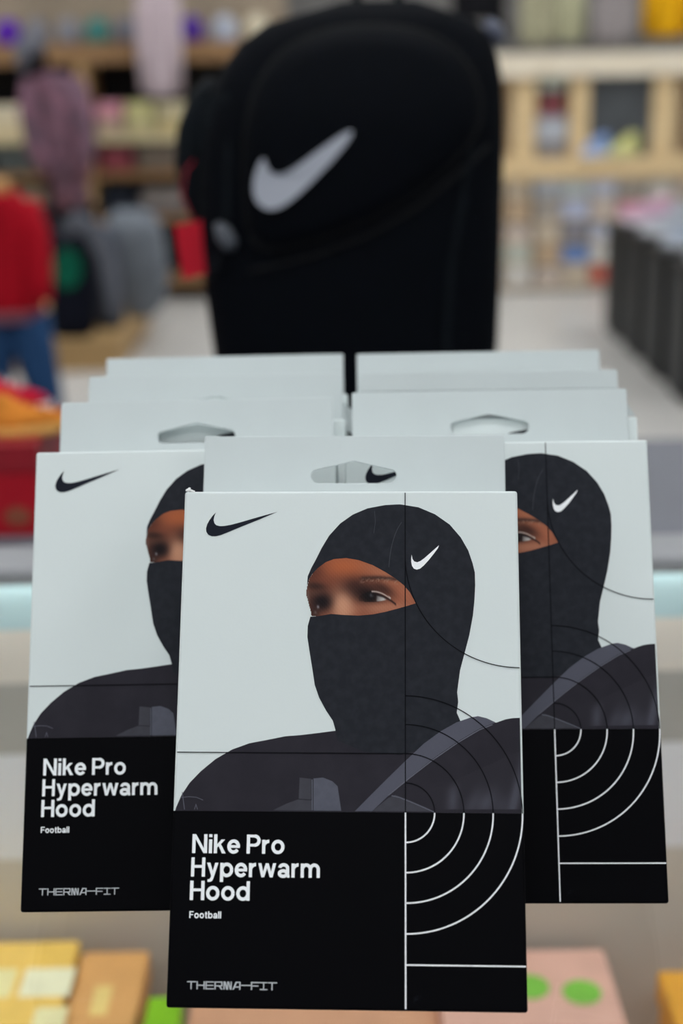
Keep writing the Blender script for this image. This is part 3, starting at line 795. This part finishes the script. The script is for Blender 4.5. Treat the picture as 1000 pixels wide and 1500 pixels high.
def surf_patch(name, pts, surf, off, m, parent, thick=0.002):
    """a shaped patch that follows the bag's front"""
    bm = bmesh.new()
    cx = sum(p[0] for p in pts) / len(pts); cy = sum(p[1] for p in pts) / len(pts)
    tris = tessellate_polygon([[Vector((p[0], p[1], 0)) for p in pts]])
    fv = [bm.verts.new(surf(p[0], p[1], off + thick)) for p in pts]; bv = [bm.verts.new(surf(p[0], p[1], off - 0.004)) for p in pts]
    for t in tris:
        try: bm.faces.new([fv[i] for i in t]); bm.faces.new([bv[i] for i in reversed(t)])
        except ValueError: pass
    n = len(pts)
    for i in range(n):
        bm.faces.new((fv[i], fv[(i + 1) % n], bv[(i + 1) % n], bv[i]))
    return bm_obj(name, bm, m, parent)
m_nylon = mat('black_nylon', rgb(4, 7, 14), 0.8, 0.08, noise=0.3, nscale=120, bump=0.3)
m_nylon2 = mat('dark_nylon_side', rgb(14, 20, 26), 0.75, 0.12, noise=0.3, nscale=120, bump=0.3)
m_zip = mat('black_zip', rgb(6, 7, 10), 0.6, 0.2)
rows = [(2, 500, 610), (8, 455, 645), (20, 410, 682), (40, 362, 712), (70, 335, 727), (100, 315, 733), (150, 300, 736), (220, 290, 735), (300, 290, 733), (400, 302, 730), (450, 309, 728), (520, 320, 724), (620, 330, 718), (740, 336, 712), (790, 342, 706)]
DB = 1.56
bp, sf = bag('black_backpack', rows, DB, 0.17, TZ, m_nylon, 'black backpack with white swoosh standing upright behind the boxes', 'backpack')
dome = chaikin([(372, 372), (358, 300), (356, 210), (372, 130), (410, 75), (470, 45), (545, 36), (620, 45), (672, 75), (702, 125), (706, 190), (640, 262), (560, 315), (460, 355)], 2)
dq = bmesh.new()
def pocket_panel():
    cx = sum(p[0] for p in dome) / len(dome); cy = sum(p[1] for p in dome) / len(dome)
    rings = []
    for k, of in ((1.0, -0.004), (.985, 0.006), (.94, 0.011), (.8, 0.015), (.5, 0.017), (.15, 0.018)):
        rings.append([sf(cx + (p[0] - cx) * k, cy + (p[1] - cy) * k, of) for p in dome])
    return loft(rings)
fp = bm_obj('front_pocket', pocket_panel(), m_nylon, bp, True)
bm_obj('zip', tube([sf(p[0], p[1], 0.004) for p in dome] + [sf(dome[0][0], dome[0][1], 0.004)], 0.0022, 6), m_zip, fp, True)
surf_patch('side_panel', [(690, 215), (733, 200), (730, 300), (728, 420), (722, 520), (716, 640), (660, 640), (648, 500), (656, 380), (672, 290)], sf, 0.001, m_nylon2, bp)
surf_patch('side_panel', [(297, 150), (335, 130), (338, 230), (335, 330), (318, 400), (306, 400), (293, 300)], sf, 0.001, m_nylon2, bp)
bm_obj('seam', tube([sf(x, y, 0.001) for x, y in ((308, 405), (380, 395), (460, 375), (540, 345), (610, 305), (670, 255), (716, 212))], 0.0025, 6), m_zip, bp, True)
sw = chaikin([(386, 228), (391, 246), (402, 256), (418, 254), (440, 240), (470, 217), (514, 188), (517, 198), (490, 232), (455, 268), (425, 296), (402, 308), (384, 305), (372, 291), (370, 268), (376, 246)], 2)
surf_patch('swoosh_logo', sw, sf, 0.0200, mat('logo_white', rgb(172, 176, 188), 0.6), bp, 0.0015)
# haul loop, left side bulge with the strap, zip pull, red hang tag on its cord
p0 = on_y(520, 8, DB); p1 = on_y(590, 8, DB)
bm_obj('haul_loop', tube([p0 + Vector((0, .03, -.01)), p0 + Vector((.004, .035, .018)), (p0 + p1) / 2 + Vector((0, .04, .026)), p1 + Vector((-.004, .035, .018)), p1 + Vector((0, .03, -.01))], 0.006, 8), m_nylon2, bp, True)
bulge = [on_y(x, y, DB + .015) for x, y in ((318, 120), (300, 150), (287, 195), (284, 240), (290, 290), (300, 340))]
bm_obj('side_pocket', tube(bulge, [.012, .018, .021, .021, .018, .008], 12), m_nylon2, bp, True)
for sx, xx in ((-1, 440), (1, 620)):
    a_ = on_y(xx, 60, DB)
    bm_obj('shoulder_strap', tube([a_ + Vector((0, .06, 0)), a_ + Vector((0, .12, -.05)), a_ + Vector((sx * .03, .135, -.2)), a_ + Vector((sx * .05, .09, -.36))], [.02, .026, .026, .014], 10, flat=.4), m_nylon2, bp, True)
tgp = on_y(283, 322, DB - .04)
bm_obj('tag_cord', tube([on_y(284, 235, DB - .012), on_y(272, 250, DB - .02), on_y(266, 285, DB - .035), tgp], 0.0012, 6), card(150, 20, 44), bp, True)
q = [on_y(x, y, DB - .04) for x, y in ((255, 330), (300, 322), (313, 398), (268, 410))]
bm = bmesh.new(); loft([q, [v + Vector((0, .003, 0)) for v in q]], bm)
bm_obj('red_hang_tag', bm, card(190, 8, 38), bp)
bm_obj('zip_pull', tube([sf(318, 328, .004), sf(326, 340, .012), sf(336, 356, .012), sf(338, 366, .004)], [.004, .009, .009, .005], 10, flat=.5), card(84, 88, 96), bp, True)
bm_obj('buckle', tube([on_y(712, 30, DB), on_y(724, 46, DB), on_y(734, 62, DB)], [.006, .010, .006], 10), card(92, 96, 112), bp, True)

# ---- bags standing on the low wooden platform further back
PZ = 0.15
m_wl = wood('pale_wood', 226, 196, 148); m_wd = wood('brown_wood', 158, 124, 88)
pyf = on_z(120, 545, 0).y
pl = empty('wooden_platform', (-1.7, pyf + .6, 0), 'low pale wooden platform on the floor under the bags', 'platform')
box_obj('deck', (-2.6, pyf, PZ - .03), (-1.0, pyf + 1.2, PZ), wood('tan_wood', 196, 164, 116), pl)
box_obj('front_board', (-2.58, pyf + .02, 0), (-1.02, pyf + .05, PZ - .03), wood('tan_wood', 196, 164, 116), pl)
box_obj('rear_board', (-2.58, pyf + 1.15, 0), (-1.02, pyf + 1.18, PZ - .03), wood('tan_wood', 196, 164, 116), pl)
box_obj('end_board', (-1.05, pyf + .05, 0), (-1.02, pyf + 1.15, PZ - .03), wood('tan_wood', 196, 164, 116), pl)
def far_bag(rows, D, m, label, patch=None, pm_=None, strap=None, zf=PZ):
    r, s = bag('backpack', rows, D, 0.20, zf, m, label, 'backpack', 'backpacks on the wooden platform', 24)
    l, rr = rows[len(rows) // 2][1:]; t, b_ = rows[0][0], rows[-1][0]
    cx = (l + rr) / 2; w = rr - l
    surf_patch('front_pocket', [(cx - w * .32, b_ - (b_ - t) * .12), (cx - w * .34, b_ - (b_ - t) * .42), (cx + w * .34, b_ - (b_ - t) * .42), (cx + w * .32, b_ - (b_ - t) * .12)], s, .003, m, r, .012)
    if patch: surf_patch('round_patch', [(patch[0] + patch[2] * math.cos(k * math.pi / 10), patch[1] + patch[3] * math.sin(k * math.pi / 10)) for k in range(20)], s, .018, pm_, r, .002)
    if strap: bm_obj('strap', tube([on_y(x, y, D - .14) for x, y in strap[0]], strap[1], 10, flat=.5), strap[2], r, True)
    return r
m_ch = fabric(96, 99, 108); m_gr = fabric(116, 122, 130)
far_bag([(300, 172, 212), (308, 158, 226), (330, 152, 238), (370, 156, 245), (410, 172, 247), (440, 184, 240), (458, 190, 226)], pyf + .66, m_gr, 'light grey backpack on the wooden platform, rearmost of the bags')
far_bag([(322, 112, 150), (332, 96, 168), (360, 92, 178), (420, 112, 182), (480, 140, 184), (498, 150, 180)], pyf + .36, fabric(70, 74, 84), 'charcoal backpack between the green-patched and the light grey ones')
far_bag([(330, 84, 122), (340, 74, 136), (380, 70, 142), (430, 72, 144), (470, 76, 140), (484, 82, 134)], pyf + .13, fabric(14, 17, 30), 'navy backpack with a round green patch on the platform', (98, 393, 22, 30), fabric(10, 92, 70),
        ([(92, 340), (112, 324), (138, 338), (156, 378), (166, 430), (172, 470)], [.03, .05, .05, .045, .04, .03], m_ch))

# ================================================================== DISPLAY FORMS (headless mannequins)
def px_rows(rows, D, depth, bm=None, e=2.2, n=22, cy=0):
    rings = []
    for y, l, r_ in rows:
        a_, b_ = on_y(l, y, D), on_y(r_, y, D)
        rings.append(ring_xy((a_.x + b_.x) / 2, D + cy, (a_.z + b_.z) / 2, (b_.x - a_.x) / 2, depth / 2, n, e))
    return loft(rings, bm)
DM = 5.25
base = on_y(20, 620, DM); base.z = 0
mq = empty('child_mannequin', base, 'child size display form in red sweatshirt and blue jeans', 'mannequin')
bm = px_rows([(282, -22, 26), (300, -45, 42), (330, -50, 50), (380, -52, 56), (430, -55, 62), (462, -54, 66)], DM, .22)
bm_obj('sweatshirt', bm, fabric(170, 12, 32), mq, True)
bm_obj('sleeve', tube([on_y(30, 300, DM), on_y(48, 345, DM - .02), on_y(56, 400, DM - .05), on_y(58, 440, DM - .08)], [.07, .062, .055, .045], 14), fabric(170, 12, 32), mq, True)
bm_obj('sleeve', tube([on_y(-40, 300, DM), on_y(-58, 345, DM - .02), on_y(-66, 400, DM - .05), on_y(-64, 440, DM - .08)], [.07, .062, .055, .045], 14), fabric(170, 12, 32), mq, True)
bm_obj('waist_band', px_rows([(452, -55, 66), (466, -53, 66)], DM, .228), fabric(130, 84, 96), mq, True)
bm_obj('jeans_leg', tube([on_y(40, 462, DM), on_y(52, 520, DM), on_y(66, 575, DM), on_y(74, 618, DM)], [.085, .078, .066, .058], 16), fabric(38, 70, 110), mq, True)
bm_obj('jeans_leg', tube([on_y(-12, 462, DM), on_y(-10, 520, DM), on_y(-8, 575, DM), on_y(-6, 618, DM)], [.095, .082, .066, .058], 16), fabric(38, 70, 110), mq, True)
bm_obj('neck', tube([on_y(0, 290, DM), on_y(0, 262, DM)], [.04, .036], 14), card(196, 150, 96), mq, True)
bz = base + Vector((0, 0, 0)); bm = loft([ring_xy(bz.x, DM, 0, .2, .16, 28, 2), ring_xy(bz.x, DM, .012, .2, .16, 28, 2)])
bm_obj('base_plate', bm, card(120, 120, 124), mq)
for xx in (74, -6):
    p = on_y(xx, 618, DM)
    bm_obj('foot_rod', tube([(p.x, DM, p.z + .01), (p.x * .98 + bz.x * .02, DM, .012)], .03, 10), card(60, 60, 66), mq, True)
DM2 = 7.95
base = on_y(95, 460, DM2); base.z = 0
mq = empty('mannequin', base, 'display form in mauve patterned jacket and grey cap beside the wooden shelves', 'mannequin')
m_mauve = mat('mauve_pattern', rgb(132, 96, 112), 0.9, 0.1, noise=1.0, nscale=9, col2=rgb(92, 76, 88))
bm_obj('jacket', px_rows([(106, 62, 92), (116, 46, 106), (140, 48, 112), (180, 54, 116), (230, 62, 122), (280, 74, 130), (304, 78, 134)], DM2, .26), m_mauve, mq, True)
bm_obj('sleeve', tube([on_y(50, 120, DM2), on_y(44, 165, DM2 - .05), on_y(52, 215, DM2 - .1), on_y(70, 255, DM2 - .16)], [.07, .065, .058, .045], 12), m_mauve, mq, True)
bm_obj('sleeve', tube([on_y(104, 120, DM2), on_y(120, 165, DM2 - .05), on_y(126, 215, DM2 - .1), on_y(118, 262, DM2 - .16)], [.07, .065, .058, .045], 12), m_mauve, mq, True)
bm_obj('head', px_rows([(62, 36, 56), (72, 30, 66), (86, 32, 68), (98, 40, 66), (110, 52, 76), (118, 56, 82)], DM2, .17), fabric(26, 20, 26), mq, True)
cp = px_rows([(54, 36, 52), (58, 26, 60), (68, 20, 66), (80, 20, 66)], DM2, .21)
hat = bm_obj('cap', cp, fabric(112, 114, 124), mq, True)
bm_obj('brim', tube([on_y(36, 82, DM2 - .1), on_y(30, 86, DM2 - .15), on_y(26, 90, DM2 - .19)], [.07, .075, .04], 12, flat=.25), fabric(112, 114, 124), hat, True)
for dx in (-22, 14):
    bm_obj('trouser_leg', tube([on_y(104 + dx, 300, DM2), on_y(102 + dx, 380, DM2), on_y(100 + dx, 452, DM2)], [.085, .07, .06], 14), fabric(28, 28, 36), mq, True)
zz = loft([ring_xy(base.x, DM2, 0, .22, .16, 26, 2), ring_xy(base.x, DM2, .015, .22, .16, 26, 2)])
bm_obj('base_plate', zz, card(110, 110, 112), mq)
for dx in (-22, 14):
    p = on_y(100 + dx, 452, DM2); bm_obj('foot_rod', tube([(p.x, DM2, p.z + .02), (p.x, DM2, .014)], .02, 8), card(90, 90, 92), mq, True)

# ================================================================== WOODEN SHELF UNIT, cap wall
DS = 8.55
def zpx(y, D=DS, x=180): return on_y(x, y, D).z
def xpx(x, D=DS, y=150): return on_y(x, y, D).x
su = empty('shelf_unit', (xpx(180), DS + .2, 0), 'wooden shelf unit with caps above and folded clothes below', 'shelf')
X0, X1 = xpx(-120), xpx(420)
def board(y0, y1, m, x0=X0, x1=X1, name='shelf_board', d=.4): return box_obj(name, (x0, DS, zpx(y1)), (x1, DS + d, zpx(y0)), m, su)
board(62, 92, m_wd); board(196, 208, wood('cream_wood', 226, 214, 176)); board(252, 262, m_wd); board(318, 326, m_wd); board(408, 420, m_wd)
for xa, xb in ((-120, -108), (112, 130), (408, 420)):
    box_obj('post', (xpx(xa), DS + .01, 0), (xpx(xb), DS + .40, zpx(92)), wood('tan_wood', 196, 164, 116), su)
box_obj('back_panel', (X0, DS + .4, 0), (X1, DS + .42, zpx(62)), mat('dark_back', rgb(30, 30, 32), .8), su)
box_obj('upper_back_panel', (X0, DS + .36, zpx(62)), (X1, DS + .42, RZ - .7), mat('upper_back', rgb(150, 136, 118), .8, noise=.15, nscale=5), su)
# caps on the top shelf
cap0 = None
def make_cap(c, r_, m, label):
    e = empty('cap', c, label, 'cap', 'caps on the wooden shelf')
    rings = [ring_xy(0, 0, r_ * 1.75 * math.sin(a_), r_ * math.cos(a_) ** .5, r_ * 1.1 * math.cos(a_) ** .5, 18, 2) for a_ in [math.radians(d) for d in (0, 20, 40, 58, 74, 86)]]
    bm_obj('crown', loft(rings), m, e, True, origin=(0, 0, 0))
    br = bmesh.new()
    loft([[Vector((r_ * .95 * math.cos(a_), -r_ * (.55 + 1.1 * math.sin(a_)) , z + .02 * math.cos(a_ * 1) * 0)) for a_ in [math.pi * k / 14 for k in range(15)]] for z in (0, .008)], br)
    bm_obj('brim', br, m, e, origin=(0, 0, 0))
    bt = bmesh.new(); bmesh.ops.create_icosphere(bt, subdivisions=1, radius=r_ * .1, matrix=Matrix.Translation((0, 0, r_ * 1.75)))
    bm_obj('top_button', bt, m, e, origin=(0, 0, 0))
    return e
zc = zpx(62)
for x, col, nm in ((10, (92, 40, 168), 'purple'), (52, (128, 128, 136), 'ash grey'), (100, (134, 134, 142), 'pale grey'), (142, (70, 128, 124), 'teal'), (184, (120, 120, 130), 'slate grey'), (279, (84, 52, 148), 'violet'), (328, (176, 182, 196), 'white'), (376, (206, 196, 172), 'cream')):
    make_cap(Vector((xpx(x, DS + .14, 40), DS + .16, zc)), .079, fabric(*col), nm + ' cap standing on the wooden shelf by the shelf unit wall')
# folded clothes
def folded(x0, x1, y0, y1, col, label, D=DS + .05, dep=.28, zbot=None):
    z0 = zpx(y1, D) if zbot is None else zbot
    z1_ = z0 + (zpx(y0, D) - zpx(y1, D)); xa, xb = xpx(x0, D, y1), xpx(x1, D, y1)
    e = empty('folded_garment', ((xa + xb) / 2, D + dep / 2, z0), label, 'clothing', 'folded clothes on the wooden shelves')
    n = 2
    for k in range(n):
        a_ = z0 + (z1_ - z0) * k / n; b_ = z0 + (z1_ - z0) * (k + 1) / n
        box_obj('layer', (xa + .004 * k, D + .006 * k, a_), (xb - .004 * k, D + dep, b_ - .0005), fabric(*col), e, bev=min(.012, (b_ - a_) * .4))
    return e
s1 = zpx(196); s2 = zpx(252); s3 = zpx(318)
def stack(x0, x1, shelf, hs, cols, names, D=DS + .05):
    z = shelf
    for h_, c, nm in zip(hs, cols, names):
        folded(x0, x1, 0 + 100, 100 + h_, c, nm, D, zbot=z + .0005); z += (zpx(100, D) - zpx(100 + h_, D)) + .001
stack(-30, 44, s1, (22, 22), ((226, 212, 178), (232, 222, 196)), ('cream folded sweater under another at the shelf end', 'pale cream folded sweater on top at the shelf end'))
stack(136, 176, s1, (24, 22), ((200, 176, 160), (236, 168, 186)), ('beige folded sweater under the pink one', 'pink folded sweater on the cream shelf'))
stack(180, 222, s1, (20, 26), ((214, 206, 160), (232, 228, 168)), ('khaki folded sweater under the pale yellow one', 'pale yellow folded sweater on the cream shelf'))
stack(226, 272, s1, (20, 24), ((206, 190, 140), (222, 212, 176)), ('sand coloured folded sweater beneath an ivory one', 'ivory folded sweater on the cream shelf'))
stack(138, 186, s2, (16, 18), ((150, 70, 84), (176, 96, 108)), ('dark rose folded shirt under a lighter one', 'rose folded shirt on the middle shelf'))
stack(192, 262, s2, (16, 20), ((120, 108, 98), (142, 130, 118)), ('brown grey folded shirt under the taupe one', 'taupe folded shirt on the middle shelf'))
stack(196, 264, s3, (18, 22), ((124, 118, 118), (156, 148, 144)), ('grey folded jeans under the light grey ones', 'light grey folded jeans on the lower shelf'))
stack(136, 186, s3, (20, 22), ((38, 42, 52), (52, 58, 70)), ('black folded jeans under the slate ones', 'slate folded jeans on the lower shelf'))
stack(-20, 50, s2, (20, 24), ((96, 104, 104), (118, 128, 128)), ('dark green grey folded fleece under another', 'green grey folded fleece on the middle shelf'))
stack(-20, 50, s3, (20, 24), ((168, 150, 120), (190, 182, 160)), ('tan folded fleece under the bone one', 'bone coloured folded fleece on the lower shelf'))
# dark shirts standing in the recess under the cap shelf
# pale pink garment hanging before the shelves, on a rail
DP = DS - .12
rail = empty('hanging_rail', (xpx(180), DP, RZ), 'steel hanging rail over the caps', 'rail')
zr_ = 1.98
bm_obj('bar', tube([(xpx(-120), DP, zr_), (xpx(420), DP, zr_)], .012, 10), m_alu, rail, True)
for xx in (-110, 410): bm_obj('drop_rod', tube([(xpx(xx), DP, zr_), (xpx(xx), DP, RZ)], .008, 8), m_alu, rail, True)
def hanging(name, x0, x1, ybot, D, z_top, m, label, group, waves=3, rail_z=None):
    """a top on a hanger: rippled body with two sleeves; bottom hem at photo y"""
    xa, xb = xpx(x0, D, ybot), xpx(x1, D, ybot); zb = on_y((x0 + x1) / 2, ybot, D).z
    e = empty(name, ((xa + xb) / 2, D, zb), label, 'clothing', group)
    cx, hw = (xa + xb) / 2, (xb - xa) / 2
    rings = []
    for k in range(11):
        t = k / 10; z = zb + (z_top - zb) * t
        w_ = hw * .7 * (1 if t < .8 else 1 - (t - .8) * 2.6); dp = .05 * (1 - .4 * t)
        r_ = []
        for i in range(32):
            a_ = 2 * math.pi * i / 32
            r_.append(Vector((cx + w_ * math.cos(a_), D + dp * math.sin(a_) + .012 * (1 - t) * math.sin(waves * 3 * math.cos(a_) + 1), z)))
        rings.append(r_)
    bm_obj('garment_body', loft(rings), m, e, True)
    for s in (-1, 1):
        bm_obj('sleeve', tube([(cx + s * hw * .45, D, z_top - .07), (cx + s * hw * .72, D - .01, z_top - .2), (cx + s * hw * .74, D - .02, z_top - .42), (cx + s * hw * .72, D - .03, zb + .03)], [hw * .2, hw * .25, hw * .25, hw * .2], 12), m, e, True)
    rz_ = rail_z or z_top + .1
    bm_obj('hanger', tube([(cx - hw * .5, D, z_top - .03), (cx, D, z_top + .02), (cx, D, rz_ - .016), (cx + .015, D, rz_ + .012), (cx + .02, D, rz_ + .0)], .004, 6), m_alu, e, True)
    return e
hanging('long_sleeve_shirt', 204, 272, 142, DP, zr_ - .1, fabric(196, 180, 186), 'pale pink long top hanging before the cap shelf', 'tops hanging over the shelves', rail_z=zr_)

# ================================================================== WOODEN DISPLAY FIXTURE and shoe boxes
DR = 8.62
def RXp(x, y=180, D=DR): return on_y(x, y, D).x
def RZp(y, x=860, D=DR): return on_y(x, y, D).z
fx = empty('wooden_fixture', (RXp(870), DR + .2, 0), 'pale wooden display fixture with mirror niche above shoe box shelves', 'display fixture')
XA, XB = RXp(640), RXp(1090)
m_pw = wood('blond_wood', 244, 218, 172)
m_top = wood('bright_blond', 252, 244, 226)
box_obj('top_beam', (XA, DR - .03, RZp(112)), (XB, DR + .4, RZp(76)), m_top, fx)
box_obj('lower_rail', (XA, DR - .01, RZp(262)), (XB, DR + .4, RZp(230)), m_pw, fx)
for xa, xb in ((640, 660), (752, 784), (836, 862), (956, 988), (1070, 1090)):
    box_obj('post', (RXp(xa), DR, RZp(230)), (RXp(xb), DR + .1, RZp(112)), m_pw, fx)
box_obj('back_panel', (XA, DR + .36, 0), (XB, DR + .4, RZp(112)), wood('shade_wood', 224, 206, 180), fx)
box_obj('mirror', (RXp(862), DR + .05, RZp(230)), (RXp(956), DR + .06, RZp(112)), mat('dark_mirror', rgb(84, 88, 92), .35, .5, noise=.3, nscale=6), fx)
shelf_y = (292, 324, 356, 388, 420)
for y in shelf_y:
    box_obj('shelf_board', (XA, DR + .02, RZp(y)), (XB, DR + .36, RZp(y - 4)), wood('shade_wood', 224, 206, 180), fx)
for xa in (640, 1086): box_obj('side_panel', (RXp(xa), DR, 0), (RXp(xa + 4), DR + .36, RZp(262)), m_pw, fx)
box_obj('kick_board', (XA, DR + .04, 0), (XB, DR + .06, RZp(420)), mat('kick', rgb(150, 146, 140), .7), fx)
pal = [((206, 192, 172), 'sand'), ((222, 220, 216), 'white'), ((196, 170, 140), 'tan'), ((186, 196, 210), 'pale blue'), ((212, 198, 188), 'blush'), ((176, 170, 164), 'warm grey'), ((200, 206, 206), 'mist grey')]
special = {(1, 2): ((188, 198, 226), 'powder blue'), (3, 2): ((110, 146, 206), 'sky blue'), (4, 3): ((206, 96, 84), 'coral red'), (2, 3): ((196, 202, 220), 'ice blue'), (2, 2): ((128, 130, 144), 'slate'), (0, 2): ((206, 220, 226), 'aqua white'), (0, 3): ((208, 216, 236), 'lilac white'), (1, 4): ((236, 170, 190), 'pink'), (3, 0): ((200, 206, 196), 'sage')}
row_names = ('top', 'second', 'middle', 'fourth', 'bottom')
k = 0
xs = [740, 784, 824, 866, 908, 950, 992, 1034]
for ri, y in enumerate(shelf_y):
    zb = RZp(y - 4)
    for ci, x in enumerate(xs[:-1]):
        k += 1
        col, nm = special.get((ri, ci), pal[(ci * 3 + ri * 2) % 7])
        xa, xb = RXp(x + 1, y), RXp(x + (37 if ci != 2 else 38), y)
        hgt = RZp(y - 28) - RZp(y - 4) - (.012 if (k % 3 == 0) else 0)
        e = empty('shoe_box', ((xa + xb) / 2, DR + .18, zb), '%s shoe box on the %s shelf under the mirror fixture' % (nm, row_names[ri]), 'shoe box', 'shoe boxes in the wooden fixture')
        box_obj('base', (xa, DR + .035, zb), (xb, DR + .33, zb + hgt * .68), card(*col), e)
        box_obj('lid', (xa - .004, DR + .03, zb + hgt * .68), (xb + .004, DR + .335, zb + hgt), card(*[min(255, int(c * 1.06)) for c in col]), e)
# goods in the niches
zl = RZp(230)
def niche(x0, x1, y0, y1, col, label, D=DR + .1):
    e = empty('display_pack', (RXp((x0 + x1) / 2, y1), D + .05, RZp(y1)), label, 'package', 'packs in the fixture niche')
    box_obj('pack', (RXp(x0, y1), D, RZp(y1)), (RXp(x1, y1), D + .12, RZp(y0) - .0004), card(*col), e, bev=.004)
    box_obj('header_strip', (RXp(x0, y1) + .01, D - .002, RZp(y0) - .03), (RXp(x1, y1) - .01, D, RZp(y0) - .005), card(*[int(c * .85) for c in col]), e)
    return e
niche(790, 832, 208, 230, (150, 150, 160), 'grey pack at the foot of the narrow niche')
niche(788, 834, 170, 208, (206, 216, 232), 'white pack in the narrow niche')
niche(794, 830, 132, 170, (150, 84, 92), 'dark red pack in the narrow niche')
niche(790, 832, 114, 132, (206, 232, 226), 'mint pack topping the narrow niche')
shoe('sneaker', (RXp(872, 228), DR - .0 + .02, RZp(230) + .0), .20, .13, fabric(140, 166, 214, .2, 20), card(226, 232, 246), 'blue and white sneaker on the fixture before the mirror', math.radians(205), 'shoes on the fixture')
shoe('sneaker', (RXp(914, 228), DR + .02, RZp(230)), .20, .13, fabric(212, 212, 140, .2, 20), card(226, 224, 170), 'pale yellow sneaker on the fixture before the mirror', math.radians(200), 'shoes on the fixture')
# tops hanging over the fixture
zr2 = 2.0; DH = DR + .02
rail = empty('hanging_rail', (RXp(860), DH, RZ), 'steel hanging rail over the wooden fixture', 'rail')
bm_obj('bar', tube([(XA, DH, zr2), (XB, DH, zr2)], .012, 10), m_alu, rail, True)
for xx in (XA + .05, XB - .05): bm_obj('drop_rod', tube([(xx, DH, zr2), (xx, DH, RZ)], .008, 8), m_alu, rail, True)
for x0, x1, yb_, col, lab in ((660, 740, 30, (20, 20, 24), 'black top hanging over the wooden fixture'), (760, 812, 66, (172, 168, 140), 'olive beige hooded top over the wooden fixture'), (812, 856, 62, (186, 184, 152), 'pale olive top over the wooden fixture'),
                             (866, 928, 64, (158, 150, 150), 'grey marled top over the wooden fixture'), (938, 1012, 54, (230, 172, 20), 'bright yellow top over the wooden fixture')):
    hanging('long_sleeve_shirt', x0, x1, yb_, DH, zr2 - .1, fabric(*col), lab, 'tops hanging over the fixture', rail_z=zr2)

# ================================================================== BLACK PLINTHS
m_blk = mat('black_plinth', rgb(50, 52, 54), .55, .3, noise=.15, nscale=12)
m_blk2 = mat('black_plinth_trim', rgb(26, 27, 29), .5, .3)
ends = ((7.02, 0), (6.55, 1), (6.08, 2), (5.60, 3))
xp = on_z(902, 500, 0).x
pn = ('rearmost of the row', 'third from the counter side', 'second from the counter side', 'nearest the glass counter')
sh = (((214, 172, 196), (236, 228, 234), 'pink and white'), ((190, 196, 206), (226, 226, 230), 'grey white'), ((176, 190, 210), (220, 224, 230), 'pale blue'), ((60, 66, 84), (200, 204, 212), 'navy'))
for (y, i) in ends:
    e = empty('black_plinth', (xp + .25, y + .15, 0), 'black upright plinth carrying a sneaker, ' + pn[i], 'plinth', 'black plinths along the aisle')
    hgt = .56
    box_obj('column', (xp, y, .03), (xp + .5, y + .34, hgt - .03), m_blk, e)
    box_obj('top_slab', (xp - .01, y - .01, hgt - .03), (xp + .51, y + .35, hgt), m_blk2, e)
    box_obj('foot', (xp + .01, y + .01, 0), (xp + .49, y + .33, .03), m_blk2, e)
    box_obj('corner_strip', (xp - .004, y - .004, .03), (xp + .05, y + .03, hgt - .03), m_blk2, e)
    up, so, nm = sh[i]
    shoe('sneaker', (xp + .16, y + .15, hgt), .27, .13, fabric(*up), card(*so), nm + ' sneaker on a black plinth', math.radians(165), 'sneakers on the plinths')
